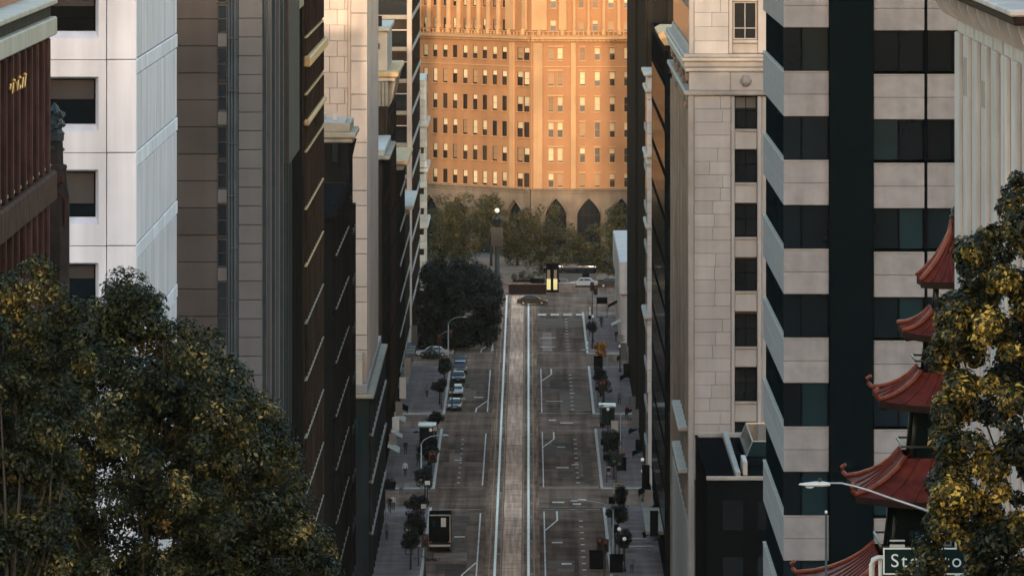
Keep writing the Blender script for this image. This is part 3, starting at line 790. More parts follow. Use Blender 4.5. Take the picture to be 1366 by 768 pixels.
def wing_box(name, u0, u1, z0, z1, o0, o1, m, bev=.04):
    return link(name, bevel_box_mesh(u1-u0, o1-o0, z1-z0, K[m], bev), b.root, wing_pt((u0+u1)/2, (o0+o1)/2, (z0+z1)/2)-b.o, angW)
# broad piers between the bays
for x0, x1 in ((711, 724), (761, 768.5), (843, 850)):
    b.box('pier', PX(x0, D), PX(x1, D), D-.45, D, zbase, zr(57), K['terracotta_trim'], .1)
wing_box('pier', wing_u(681), wing_u(687), zbase, zr(57), 0, .35, 'terracotta_trim')
for x0, x1 in ((709, 730), (745, 756), (764, 768), (783, 787), (803, 808), (823, 828), (845, 850)):
    b.box('pilaster', PX(x0, D), PX(x1, D), D-.5, D, zr(41), ztop-.1, K['terracotta_trim'], .15)
for x0, x1 in ((676, 688), (698, 704)): wing_box('pilaster', wing_u(x0), wing_u(x1), zr(41), ztop-.1, 0, .45, 'terracotta_trim', .12)
mb = MB(); mb.lathe([(.62, 0), (.62, .5), (.46, .62), (.44, 12.6)], 12); colm = mb.mesh('column', K['terracotta_trim'], True)
for xq in (561, 574, 587, 600, 613.5, 627, 640, 653, 666.5):
    link('column', colm, b.root, wing_pt(wing_u(xq), .25, zr(41))-b.o)
# window surrounds of the paired bays
for ya, yb in rows:
    b.box('lintel', PX(730, D), PX(752, D), D-.16, D, zr(ya-.4), zr(ya-3), K['terracotta_trim'], .04)
    for xq in (777, 796.8, 816.7): b.box('lintel', PX(xq-4.6, D), PX(xq+4.6, D), D-.13, D, zr(ya-.4), zr(ya-2.2), K['terracotta_trim'], .03)
    wing_box('lintel', wing_u(689), wing_u(707), zr(ya-.4), zr(ya-2.6), 0, .14, 'terracotta_trim') if False else None
# main cornice with dentils and balustrade, belt above the arcade
def course(y0, y1, out, name, m='terracotta_trim', bev=.1):
    z0, z1 = sorted((zr(y0), zr(y1)))
    b.box(name, xF0+.02, xF0+WF, D-out, D, z0, z1, K[m], bev); wing_box(name, 0, wing-.02, z0, z1, 0, out, m, bev)
course(56, 53, .55, 'cornice_bed'); course(52.9, 49, 1.25, 'cornice'); course(48.9, 47.6, .7, 'balustrade_base')
course(43.4, 42, .6, 'balustrade_rail'); course(90, 88.5, .14, 'string_course'); course(251.5, 254, .7, 'belt_course', 'base_stone'); course(254.1, 258, .35, 'belt_moulding', 'base_stone')
bal = bevel_box_mesh(.26, .26, .53, K['terracotta_trim'], .08)
for u in np.arange(.5, wing, .85): link('baluster', bal, b.root, wing_pt(u, .38, zr(45.5))-b.o)
for u in np.arange(.4, WF, .85): link('baluster', bal, b.root, Vector((xF0+u, D-.38, zr(45.5)))-b.o)
ped = bevel_box_mesh(.7, .7, 1.1, K['terracotta_trim'], .12)
for xq in (561, 574, 587, 600, 613.5, 627, 640, 653, 666.5, 681, 700): link('pedestal', ped, b.root, wing_pt(wing_u(xq), .42, zr(43.2))-b.o)
for xq in (719, 750, 766, 785, 805, 826): link('pedestal', ped, b.root, Vector((PX(xq, D), D-.5, zr(43.2)))-b.o)
for i in range(24):
    link('dentil', bevel_box_mesh(.4, .4, .35, K['terracotta_trim'], .03), b.root, Vector((xF0+.4+i*.75, D-.72, zr(54.2)))-b.o)
# arcade with pointed arches
def arch_pts(xc, hw, zs, zt_, n=9):
    L = [(xc-hw+hw*math.sin(t*math.pi/2)**1.25, zs+(zt_-zs)*math.sin(t*math.pi/2)**.8) for t in np.linspace(0, 1, n)]
    Rr = [(2*xc-x, z) for x, z in L[::-1]][1:]
    return L+Rr
def arcade(mb, ring, T, x0, x1, z0, z1, archs, dp=.9):
    cur = x0
    for xc, hw, zs, za in archs:
        pts = arch_pts(xc, hw, zs, za)
        mb.add([T(cur,0,z0), T(xc-hw,0,z0), T(xc-hw,0,z1), T(cur,0,z1)], [(0,1,2,3)])
        full = [(xc-hw, z0)] + pts + [(xc+hw, z0)]
        for (xa, za_), (xb, zb_) in zip(full, full[1:]):
            if xb > xa+1e-6: mb.add([T(xa,0,za_), T(xb,0,zb_), T(xb,0,z1), T(xa,0,z1)], [(0,1,2,3)])
            mb.add([T(xa,0,za_), T(xa,dp,za_), T(xb,dp,zb_), T(xb,0,zb_)], [(0,1,2,3)])
        ring.tube([T(x, -.1, z) for x, z in [(xc-hw-.2, z0)]+[(xc+(x-xc)*1.08, zs+(z-zs)*1.07+.1) for x, z in pts]+[(xc+hw+.2, z0)]], [.22]*(len(pts)+2), 6)
        cur = xc+hw
    mb.add([T(cur,0,z0), T(x1,0,z0), T(x1,0,z1), T(cur,0,z1)], [(0,1,2,3)])
mb = MB(); ring = MB(); pane = MB()
TF = lambda x, w, z: (x, D-.2+w, z)
arcs = [(PX(xc, D), PX(xc, D)-PX(xc-hw, D), zr(287), zr(265)) for xc, hw in ((741.5, 14), (785.5, 15.5), (829, 14))]
arcade(mb, ring, TF, xF0, xF0+WF, GZ, zr(258), arcs)
TW = lambda u, w, z: tuple(wing_pt(u, .2-w, z))
arcs2 = [(wing_u(xc), 2.2, zr(289), zr(268)) for xc in (575, 612, 649, 688)]
arcade(mb, ring, TW, 0, wing, GZ, zr(258), arcs2)
b.mesh('arcade_wall', mb, K['base_stone'])
b.mesh('arch_moulding', ring, K['base_stone'], True)
for xc, hw, zs, za in arcs:
    b.box('arch_window', xc-hw-.1, xc+hw+.1, D+.65, D+.75, GZ, za+.3, K['glass_dark'])
    for k in (-.5, 0, .5): b.box('mullion', xc+k*hw-.06, xc+k*hw+.06, D+.5, D+.64, GZ, zs+1.6, K['brown_wall'])
    b.box('transom', xc-hw, xc+hw, D+.48, D+.63, zs-.1, zs+.12, K['brown_wall'])
for u, hw, zs, za in arcs2: wing_box('arch_window', u-hw-.1, u+hw+.1, GZ, za+.3, -.6, -.5, 'glass_dark', 0)

# ================================================================== RIGHT SIDE
fR = ('x', XR, -1)
# --- low pale block by the plaza
b = Bld('commercial_building', (XR+5, 1080, GZ), 'low pale stone building at the far end of the right pavement', 'building')
zt = PZ(308, 1118)
b.box('wall', XR, XR+14, 1042, 1119, GZ-.3, zt-.5, K['limestone'])
b.box('parapet', XR-.7, XR+14, 1041.5, 1119.7, zt-4.6, zt, K['limestone'], .12)
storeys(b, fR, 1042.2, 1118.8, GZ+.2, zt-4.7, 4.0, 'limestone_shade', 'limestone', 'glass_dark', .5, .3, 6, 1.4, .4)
# --- two plain dark towers
for d0, d1, lab, ym in ((936, 1013, 'tall dark tower wall at right edge of the orange building', -40), (853, 910, 'tall black-brown tower behind the pale slim stone front', -40)):
    b = Bld('tower', (XR+8, (d0+d1)/2, GZ), lab, 'building')
    zt = PZ(ym, d0)
    b.box('wall', XR+.3, XR+18, d0, d1, GZ-.3, zt, K['tower_dark'])
    for u in np.arange(d0+.1, d1-1, 4.4): b.fbox('fin', ('x', XR+.3, -1), u, u+1.0, GZ, zt, 0, .3, K['tower_fin'], .06)
    for xq in np.arange(XR+.3, XR+8, 2.2): b.fbox('fin', ('y', d0), xq, xq+.7, GZ, zt, 0, .35, K['tower_fin'], .06)
    for zq in np.arange(GZ+5, zt, 4.4): b.fbox('spandrel', ('x', XR+.3, -1), d0+.3, d1-.3, zq, zq+1.3, 0, .03, K['tower_dark'], 0)
# --- pale slim stone front
D = 833.0
b = Bld('commercial_building', (XR+4, 842, GZ), 'slim pale stone front with carved top, squeezed between dark towers', 'building')
zt = PZ(97, D)
b.box('wall', XR, XR+8, D+.3, 851, GZ-.3, zt-.4, K['limestone'])
b.box('cornice', XR-.5, XR+8, D-.4, 851.2, zt-.4, zt, K['cream_trim'], .1)
for yq in np.arange(104, 520, 15): b.box('stone_panel', XR-.1, XR+1.6, D, D+.4, PZ(yq+14.6, D), PZ(yq, D), K['limestone'], .05)
for yq, o in ((118, .35), (205, .4), (214, .25), (300, .3), (420, .5)): b.box('moulding', XR-o, XR+2, D-o, 851.1, PZ(yq+6, D), PZ(yq, D), K['cream_trim'], .12)
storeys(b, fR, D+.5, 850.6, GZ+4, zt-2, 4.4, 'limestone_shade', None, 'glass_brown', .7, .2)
# --- black building with a warm cornice
D = 730.0
b = Bld('commercial_building', (XR+8, 768, GZ), 'black building with tan overhanging cornice right of the dark towers', 'building')
zt = PZ(48, D)
b.box('wall', XR, XR+16, D, 807, GZ-.3, zt-.9, K['near_black'])
mb = MB(); mb.prism_y([(XR+16, zt-.9), (XR-.1, zt-.9), (XR-.6, zt-.1), (XR-.65, zt+.2), (XR-.1, zt+.5), (XR+16, zt+.5)], D-1.2, 752)
b.mesh('cornice', mb, K['sun_gold_ledge'])
b.box('cornice_bed', XR-.15, XR+15, D-.35, 807.3, zt-1.5, zt-.905, K['brown_wall'], .08)
storeys(b, fR, D+.3, 806.6, GZ+4.5, zt-2, 4.4, 'near_black', 'near_black', 'glass_dark', .5, .05, 4.2, .8, .05)
for zq in np.arange(GZ+4.5, zt-3, 4.4):
    b.box('window', XR+.35, XR+.95, D-.06, D, zq+1, zq+3.4, K['glass_dark'])
b.box('corner_strip', XR+1.35, XR+1.85, D-.3, D, GZ, zt-1.6, K['stone_side'], .05)
b.box('shop_canopy', XR-1.8, XR-.02, 735, 760, GZ+4.2, GZ+4.6, K['pale_ledge'], .08)
# --- big grey stone building
D = 625.0
b = Bld('stone_building', (XR+10, 664, GZ), 'grey ashlar stone building with a column of dark windows and a cornice', 'building')
ztop = PZ(-40, D); pxm = D/F
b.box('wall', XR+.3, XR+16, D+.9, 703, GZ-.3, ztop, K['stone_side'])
fy = ('y', D+.5)
# ashlar face, block by block
random.seed(5)
def ashlar(x0, x1, y0, y1, ch=17.5, mname='stone_grey', wmin=20, wmax=44):
    yq = y0; k = 0
    while yq < y1-2:
        h = min(ch, y1-yq); xq = x0
        while xq < x1-1:
            w = random.uniform(wmin, wmax); 
            if x1-(xq+w) < 9: w = x1-xq
            b.box('stone_block', PX(xq, D)+.008, PX(xq+w, D)-.008, D-.02*random.random(), D+.9, PZ(yq+h, D)+.008, PZ(yq, D)-.008, K[mname], .02)
            xq += w
        yq += h; k += 1
ashlar(926, 975, 128, 640); ashlar(926, 972, -40, 72, 19)
b.box('corner_pier', PX(918, D), PX(925.7, D), D-.12, D+.9, GZ, PZ(126, D), K['stone_trim'], .05)
b.box('corner_pier', PX(919, D), PX(925.7, D), D-.1, D+.9, PZ(72, D), ztop, K['stone_trim'], .05)
b.box('pilaster', PX(975.3, D), PX(980, D), D-.14, D+.9, PZ(640, D), PZ(129, D), K['stone_grey'], .05)
b.box('pilaster', PX(1010.3, D), PX(1016, D), D-.14, D+.9, PZ(640, D), PZ(129, D), K['stone_grey'], .05)
b.box('jamb', PX(1016.4, D), PX(1040, D), D, D+.9, PZ(640, D), PZ(129, D), K['stone_grey'], .03)
b.box('jamb', PX(1011.2, D), PX(1040, D), D, D+.9, PZ(71, D), ztop, K['stone_grey'], .03)
b.box('pilaster', PX(972.3, D), PX(977, D), D-.12, D+.9, PZ(71.5, D), ztop, K['stone_grey'], .04)
for yq, y2 in ((129, 172), (200, 243.5), (273, 316), (346, 388), (419, 462), (491, 535), (563, 606)):
    w_ = 29.6*pxm; h_ = (y2-yq)*pxm
    window(b, (PX(995, D), D+.72, PZ((yq+y2)/2, D)), 0, w_, h_, K['near_black'], K['glass_dark'], (.35, K['grey_panel']) if yq == 129 else None, bars=(.55,), vbars=(.5,), t=.07)
    b.box('spandrel', PX(980.2, D), PX(1010, D), D+.1, D+.9, PZ(y2+27.5, D), PZ(y2+1, D), K['stone_grey'], .05)
    b.box('window_sill', PX(980.2, D), PX(1010, D), D-.04, D+.6, PZ(y2+3.4, D), PZ(y2+.4, D), K['stone_trim'], .03)
for y0_, y1_ in ((-38, -8), (3, 53)):
    window(b, (PX(994, D), D+.55, PZ((y0_+y1_)/2, D)), 0, 31*pxm, (y1_-y0_)*pxm, K['stone_trim'], K['glass_dark'], None, bars=(.3,), vbars=(.5,), t=.1)
b.box('window_sill', PX(977.2, D), PX(1011, D), D-.15, D+.7, PZ(58, D), PZ(53.5, D), K['stone_trim'], .06)
b.box('spandrel', PX(977.2, D), PX(1011, D), D+.15, D+.9, PZ(71.5, D), PZ(58.3, D), K['stone_trim'], .06)
b.box('spandrel', PX(977.2, D), PX(1011, D), D+.15, D+.9, PZ(2.5, D), PZ(-7.5, D), K['stone_trim'], .06)
for y0_, y1_, o, m in ((72, 77, .4, 'stone_trim'), (77.2, 82, .55, 'coping'), (82.2, 90, .35, 'stone_trim'), (90.2, 96, .25, 'stone_grey'), (121, 127.5, .3, 'stone_trim')):
    b.box('cornice', XR-o, PX(1045, D), D-o, 703.3, PZ(y1_, D), PZ(y0_, D), K[m], .08)
b.box('frieze', PX(919, D), PX(974, D), D-.05, D+.9, PZ(120.7, D), PZ(96.3, D), K['stone_grey'], .04)
b.box('frieze', PX(974.3, D), PX(1040, D), D-.02, D+.9, PZ(120.7, D), PZ(96.3, D), K['stone_grey'], .04)
mb = MB(); mb.lathe([(0, -.5), (.25, -.44), (.42, -.2), (.5, 0), (.42, .2), (.25, .44), (0, .5)], 12); 
b.mesh('frieze_boss', MB(), K['stone_trim']) if False else link('frieze_boss', mb.mesh('frieze_boss', K['stone_trim'], True), b.root, Vector((PX(995, D), D-.02, PZ(108, D)))-b.o)
# its street side: stepped piers with carved relief
face = ('x', XR+.3, -1)
for u in np.arange(D+1.5, 703, 5.8):
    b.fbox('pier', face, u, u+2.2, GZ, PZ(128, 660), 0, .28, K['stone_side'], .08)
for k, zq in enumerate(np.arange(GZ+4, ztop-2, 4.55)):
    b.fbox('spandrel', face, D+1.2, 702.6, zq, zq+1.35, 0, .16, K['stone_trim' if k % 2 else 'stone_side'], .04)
    b.fbox('window', face, D+1.4, 702.4, zq+1.4, zq+4.3, 0, .03, K['glass_brown'])
random.seed(8)
for i in range(30):
    u = random.uniform(D+2, 700); zq = PZ(random.uniform(90, 135), 650)
    b.fbox('carving', face, u, u+random.uniform(.8, 2), zq, zq+random.uniform(.4, 1.1), 0, .3+random.random()*.2, K['stone_side'], .12)
for yq in (545, 600): b.fbox('balcony', face, D+6, 660, PZ(yq+6, 650), PZ(yq, 650), 0, 1.0, K['cream_trim'], .1)
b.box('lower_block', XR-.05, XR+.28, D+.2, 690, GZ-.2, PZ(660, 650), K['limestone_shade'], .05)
# --- low black building with a roof terrace
b = Bld('low_building', (XR+8, 578, g(578)), 'low black flat-roofed building with pale coping below the grey stone building', 'building')
zt = PZ(635, 559)
b.box('wall', XR+.003, XR+14, 559, 598, g(559)-10, zt-.35, K['near_black'])
b.box('roof', XR+.1, XR+13.9, 559.2, 597.8, zt-.35, zt-.3, K['near_black'])
b.box('coping', XR-.05, XR+14, 558.9, 559.35, zt-.3, zt, K['coping'], .05)
b.box('coping', XR-.03, XR+.2, 559.36, 597.6, zt-.3, zt-.12, K['near_black'], .05)
b.box('parapet', XR+2.15, XR+2.55, 560, 597, zt-.29, zt+.25, K['coping'], .05)
b.box('parapet', XR+.25, XR+14, 597.05, 597.6, zt-.29, zt+.1, K['coping'], .05)
b.box('skylight_base', XR+3.2, XR+6, 571, 590, zt-.29, zt+.35, K['navy'], .05)
mb = MB(); mb.prism_y([(XR+3.3, zt+.36), (XR+5.9, zt+.36), (XR+5.4, zt+1.5), (XR+3.8, zt+1.5)], 572, 589); b.mesh('skylight', mb, K['glass_teal'])
for u in (571.9, 577.5, 583, 588.9): b.box('skylight_bar', XR+3.25, XR+5.95, u, u+.12, zt+.36, zt+1.55, K['steel']) if False else None
mb = MB()
for x_, yy in ((XR+3.3, 572), (XR+5.9, 572), (XR+3.3, 589), (XR+5.9, 589)): mb.tube([(x_, yy, zt+.35), (XR+4.6+(x_-XR-4.6)*.62, yy, zt+1.52)], [.05, .05], 6)
mb.tube([(XR+3.8, 572, zt+1.52), (XR+5.4, 572, zt+1.52), (XR+5.4, 589, zt+1.52), (XR+3.8, 589, zt+1.52), (XR+3.8, 572, zt+1.52)], [.05]*5, 6)
b.mesh('skylight_frame', mb, K['steel'])
b.box('roof_unit', XR+2.8, XR+3.15, 563, 569, zt-.29, zt+.75, K['white_stone'], .04)
for zq in np.arange(g(559)+2, zt-3, 4.2):
    for xq in np.arange(XR+1.2, XR+12, 2.6): b.box('window', xq, xq+1.5, 558.97, 559, zq, zq+2.2, K['glass_dark'])

# --- tower of concrete spandrels and dark glass
D = 391.0
b = Bld('tower', (XR+10, 408, g(408)), 'tower of stacked grey concrete spandrel boxes and dark window bands', 'building')
pxm = D/F; zt = PZ(-60, D); zb = g(425)-3
b.box('wall', XR+.85, PX(1330, D), D+.85, 425, zb, zt, K['navy'])
b.box('shaft', PX(1106.4, D), PX(1165, D), D-.28, D+.9, zb, zt, K['navy'], .03)
fx = ('x', XR, -1)
rowsL = [-20+118.5*k for k in range(-1, 8)]
for k in range(-1, 9):
    y0 = -21.5 + 118.4*k; y1 = y0 + 58.5
    ym = (y0+y1)/2
    for a, c in ((y0, ym-.12), (ym+.12, y1)):
        b.box('spandrel', XR, PX(1105.8, D), D, D+.5, PZ(c, D), PZ(a, D), K['concrete'], .03)
        b.box('spandrel', XR, XR+.5, D+.503, 425, PZ(c, D), PZ(a, D), K['concrete'], .03)
        b.box('spandrel', PX(1165.4, D), PX(1233, D), D-.12, D+.5, PZ(c+4, D), PZ(a+4, D), K['concrete'], .03)
        b.box('spandrel', PX(1237, D), PX(1306, D), D-.12, D+.5, PZ(c+4, D), PZ(a+4, D), K['concrete'], .03)
    b.box('coping', XR-.03, PX(1106, D), D-.03, D+.5, PZ(y0, D), PZ(y0-1.6, D), K['coping'], .015)
    b.box('coping', XR-.03, XR+.5, D+.503, 425, PZ(y0, D), PZ(y0-1.6, D), K['coping'], .015)
    b.box('coping', PX(1165.4, D), PX(1233, D), D-.15, D+.5, PZ(y0+4, D), PZ(y0+2.4, D), K['coping'], .015)
    b.box('coping', PX(1237, D), PX(1306, D), D-.15, D+.5, PZ(y0+4, D), PZ(y0+2.4, D), K['coping'], .015)
    b.box('mullion', PX(1233.2, D), PX(1236.8, D), D-.05, D+.8, PZ(y1+62, D), PZ(y0, D), K['near_black'])
    # window band: panes and mullions
    z1, z0 = PZ(y1+.6, D), PZ(y1+58, D)
    for i, (xa, xb, gm) in enumerate(((1045.6, 1069, 'glass_navy'), (1070, 1105, 'glass_teal'), (1166, 1199, 'glass_teal'), (1200, 1232, 'glass_teal'), (1238, 1270, 'glass_navy'), (1271, 1305, 'glass_navy'))):
        gm = gm if random.random() < .75 else 'glass_navy'
        b.box('window', PX(xa, D), PX(xb, D), D+.22, D+.26, z0+.0, z1-.0, K[gm])
        b.box('mullion', PX(xb, D)-.04, PX(xb, D)+.05, D+.16, D+.215, z0, z1, K['near_black'])
    for u in np.arange(D+.3, 424, 4.6):
        b.box('window', XR+.16, XR+.2, u, min(u+4.4, 424.9), z0, z1, K['navy'])
mb = MB()
# --- pale classical building at far right
b = Bld('classical_building', (XR+6, 215, g(215)), 'pale stone classical building with bracketed cornice and ribbed wall at right edge', 'building')
far = 234.8; zc = PZ(30, 230)        # underside of the cornice at about -6.4
def zat(y, d): return PZ(y, d)
zA = PZ(24, far); zB = PZ(3, far)
XV = XR+.5
b.box('wall', XV, XR+12, 190, far, g(200)-10, zA+2.6, K['limestone_shade'])
for i, u in enumerate(np.arange(far-1.0, 190, -4.55)):
    b.fbox('pier', ('x', XV, -1), u-2.9, u+.95, g(u)-12, zA-.02, 0, .36, K['limestone'], .05)
    b.fbox('pier_rib', ('x', XV, -1), u-2.2, u+.2, g(u)-12, zA-.4, .36, .5, K['limestone'], .04)
    for q in range(12):
        zz = zA-2.2-q*3.1
        if random.random() < .3: b.fbox('stone_patch', ('x', XV, -1), u-1.8, u-.2, zz, zz+random.uniform(.5, 1.6), .5, .515, K['limestone_shade'])
    # arched coving bracket
    mb = MB(); pr = [(XV, zA)] + [(XV-.35-.85*math.sin(t), zA+1.0*(1-math.cos(t))) for t in np.linspace(0, math.pi/2, 7)] + [(XV-1.2, zA+1.012), (XV, zA+1.012)]
    mb.prism_y(pr, u-.2, u+.1); b.mesh('bracket', mb, K['limestone'])
    b.fbox('attic_window', ('x', XV-.2, -1), u-2.6, u-.6, zB+.75, zB+1.75, 0, .04, K['glass_brown'])
    b.fbox('attic_pier', ('x', XV-.2, -1), u-.5, u+.9, zB+.42, zB+2.1, 0, .25, K['limestone'], .04)
b.fbox('architrave', ('x', XV, -1), 190, far+.1, zA-.003, zA+.22, 0, .55, K['limestone'], .05)
b.fbox('coving', ('x', XV, -1), 190, far, zA+.23, zA+1.02, 0, .15, K['soffit_brown'])
b.fbox('cornice', ('x', XV, -1), 190, far+.75, zA+1.02, zA+1.25, -.5, 1.5, K['soffit_brown'], .05)
b.fbox('cornice_lip', ('x', XV, -1), 190, far+.85, zA+1.253, zA+1.42, -.5, 1.6, K['limestone'], .05)
b.fbox('attic_wall', ('x', XV-.2, -1), 190, far-.2, zA+1.423, zA+3.6, -.5, 0, K['limestone'], .03)

# ------------------------------------------------------------------ tiered pagoda on the right
D = 246.0
pcx = PX(1276, D)
b = Bld('pagoda', (pcx, D, g(D)), 'red tiled pagoda with upturned eaves in front of the concrete tower', 'pagoda')
pm = D/F
def pagoda_roof(yt, ye, ht, he, curl, name='roof', n=8, sag=.82, ny=6):
    """concave square roof: half widths ht at the top (pixel height yt) and he at the eave (ye)"""
    zt_, ze = PZ(yt, D), PZ(ye, D)
    mb = MB(); vs = []; N = 4*n
    def ring(t):
        out = []
        w = ht + (he-ht)*t; z = zt_ + (ze-zt_)*(t**(sag))
        for s in range(4):
            for k in range(n):
                q = -1+2*k/n
                p = [(q, -1), (1, q), (-q, 1), (-1, -q)][s]
                c = abs(q)**3 if k else 1.0
                ex = 1+.10*c*t*t
                out.append((pcx+p[0]*w*ex, D+p[1]*w*ex, z + curl*c*(t**3)))
        return out
    ts = np.linspace(0, 1, ny)
    for t in ts: vs += ring(t)
    fs = [(i*N+k, i*N+(k+1) % N, (i+1)*N+(k+1) % N, (i+1)*N+k) for i in range(ny-1) for k in range(N)]
    mb.add(vs, [f[::-1] for f in fs])
    low = [(x, y, z-.22) for x, y, z in ring(1)]; inn = [(pcx+(x-pcx)*.45, D+(y-D)*.45, ze-.1) for x, y, z in ring(1)]
    o = b.mesh(name, mb, K['tile_red'], True)
    m2 = MB(); m2.add(ring(1)+low+inn, [(k, (k+1) % N, N+(k+1) % N, N+k) for k in range(N)] + [(N+k, N+(k+1) % N, 2*N+(k+1) % N, 2*N+k) for k in range(N)])
    b.mesh('eave_soffit', m2, K['soffit_brown'])
    rings = [ring(t) for t in ts]
    for s in range(4):                      # hip ridges with a curled end, tile ribs
        rp = [Vector(r[s*n])+Vector((0, 0, .06)) for r in rings]
        e = rp[-1]-rp[-2]; e.normalize(); h = Vector((e.x, e.y, 0)).normalized()
        rp += [rp[-1]+h*.16+Vector((0, 0, .1)), rp[-1]+h*.2+Vector((0, 0, .27)), rp[-1]+h*.05+Vector((0, 0, .36))] if curl > .2 else []
        m3 = MB(); m3.tube(rp, [.075]*len(rings)+[.075, .085, .06][:len(rp)-len(rings)], 8); b.mesh('hip_ridge', m3, K['tile_ridge'], True)
        for k in range(1, n):
            m4 = MB(); m4.tube([Vector(r[s*n+k])+Vector((0, 0, .02)) for r in rings], [.045]*len(rings), 6); b.mesh('tile_rib', m4, K['tile_red'], True)
    return zt_, ze
tiers = [(413, 445, 34, 68, .2), (493, 535, 50, 98, .22), (605, 659, 72, 128, .26), (735, 798, 106, 188, .3)]
# bell shaped top roof
pagoda_roof(288, 374, 4*pm, 46*pm, .05, sag=.62, ny=9)
mb = MB(); mb.lathe([(.02, -.25), (.2, -.2), (.24, -.1), (.16, 0), (.2, .08), (.12, .2), (.02, .28)], 12, (pcx, D, PZ(284, D))); b.mesh('finial', mb, K['black_metal'], True)
prev = 374
for yt, ye, ht, he, cu in tiers:
    pagoda_roof(yt, ye, ht*pm*1.0 if False else ht*pm, he*pm, cu)
    z1, z0 = PZ(prev, D)-.12, PZ(yt, D)-.05
    w = ht*pm*.86
    # gallery: posts, wall with windows, rail
    for sx in (-1, 1):
        for sy in (-1, 1):
            mb = MB(); mb.tube([(pcx+sx*w, D+sy*w, z0), (pcx+sx*w*.92, D+sy*w*.92, z1)], [.07, .06], 8); b.mesh('post', mb, K['black_metal'], True)
    if prev == 374:
        b.box('gallery_rail', pcx-w, pcx+w, D-w, D+w, z0, z0+.36, K['pagoda_wall'], .04)
        b.box('post', pcx-.12, pcx+.12, D-.12, D+.12, z0, z1, K['black_metal'])
    else:
        b.box('wall', pcx-w+.08, pcx+w-.08, D-w+.08, D+w-.08, z0-.3, z1+.2, K['pagoda_wall'], .03)
        nx = max(3, int(w/.45))
        for i in range(nx):
            xq = pcx-w+.25+(2*w-.5)*(i+.5)/nx
            hh = (z1-z0)*.42
            o = link('window', frame_mesh(.42, .55, K['coat_grey' if i % 3 == 1 else 'pagoda_wall'], .05, .06, (.5,), (.5,)), b.root, Vector((xq, D-w+.06, z0+.72))-b.o)
            link('pane', bevel_box_mesh(.4, .02, .53, K['glass_teal'], 0), o, (0, .01, 0))
        for sgn in (-1, 1):
            b.box('gallery_rail', pcx-w-.35, pcx+w+.35, D+sgn*(w+.35)-.03, D+sgn*(w+.35)+.03, z0+.4, z0+.47, K['black_metal'])
            b.box('gallery_rail', pcx+sgn*(w+.35)-.03, pcx+sgn*(w+.35)+.03, D-w-.35, D+w+.35, z0+.4, z0+.47, K['black_metal'])
    prev = ye
b.box('wall', pcx-3.6, pcx+3.6, D-3.6, D+3.6, g(D)-1, PZ(786, D), K['pagoda_wall'], .05)
b.box('sign_plate', PX(1178, D), PX(1199, D), D-3.2, D-3.1, PZ(721, D), PZ(713, D), K['white_sign']) if False else None
zt_ = PZ(708, D)
o = b.box('signboard', PX(1179, D), PX(1199, D), D-4.0, D-3.9, PZ(719.5, D), PZ(710, D), K['steel_pale'], .02)
o = b.box('signboard', PX(1179, D), PX(1199, D), D-4.0, D-3.9, PZ(706, D), PZ(704, D), K['steel_pale'], .01)

# ------------------------------------------------------------------ street lamp and street sign in the foreground
def g_root(name, x, d, label, cat, group=None, rz=0):
    return empty(name, (x, d, (g(d)+.15) if not KL < x < KR else g(d)+.012), rz, label, cat, group)
D = 176.0
lx = PX(1246, D); r0 = g_root('street_lamp', lx, D, 'cobra-head street lamp with long curved arm before the red pagoda', 'street lamp')
base = Vector(r0.location)
def loc(x, y): return Vector((PX(x, D), D, PZ(y, D))) - base
mb = MB(); top = loc(1246, 690)
mb.tube([(0, 0, 0), (0, 0, top.z+.35)], [.13, .07], 10); mb.build('pole', K['steel'], r0, True)
mb = MB(); pts = [(1246, 684), (1215, 673), (1185, 663), (1160, 654), (1140, 648), (1122, 644), (1106, 644)]
mb.tube([loc(x, y) for x, y in pts], [.032, .028, .026, .024, .022, .02, .02], 8); mb.build('arm', K['steel'], r0, True)
h = loc(1087, 646)
mb = MB()
vs = []; n = 10
prof = [(-.38, .012, .01), (-.34, .07, .03), (-.2, .11, .05), (.0, .13, .075), (.18, .11, .08), (.30, .075, .06), (.36, .05, .045)]
for t, w, hh in prof:
    for k in range(n):
        a = 2*math.pi*k/n; vs.append((h.x+t, h.y+w*math.cos(a), h.z+hh*math.sin(a)*(1 if math.sin(a) > 0 else .6)))
mb.add(vs, [(i*n+k, i*n+(k+1) % n, (i+1)*n+(k+1) % n, (i+1)*n+k) for i in range(len(prof)-1) for k in range(n)] + [tuple(range(n))[::-1], tuple(range((len(prof)-1)*n, len(prof)*n))])
lh = mb.build('lamp_head', K['steel_pale'], r0, True)
mb = MB(); mb.lathe([(0, -.09), (.06, -.085), (.1, -.06), (.11, -.04)], 10, (h.x-.12, h.y, h.z)); mb.build('lens', K['white_sign'], lh, True)
mb = MB(); mb.lathe([(.05, 0), (.05, .08), (0, .1)], 8, (h.x+.12, h.y, h.z+.06)); mb.build('photocell', K['black_metal'], lh)
D = 170.0
lx = PX(1102, D); r0 = g_root('signal_pole', lx, D, 'thin steel pole rising beside the lowest concrete spandrel', 'pole')
mb = MB(); tz = PZ(684, D)-r0.location.z; mb.tube([(0, 0, 0), (0, 0, tz)], [.035, .025], 8); mb.build('shaft', K['pipe'], r0, True)
mb = MB(); mb.lathe([(.03, 0), (.035, .04), (.0, .07)], 8, (0, 0, tz)); mb.build('cap', K['steel_pale'], r0, True)

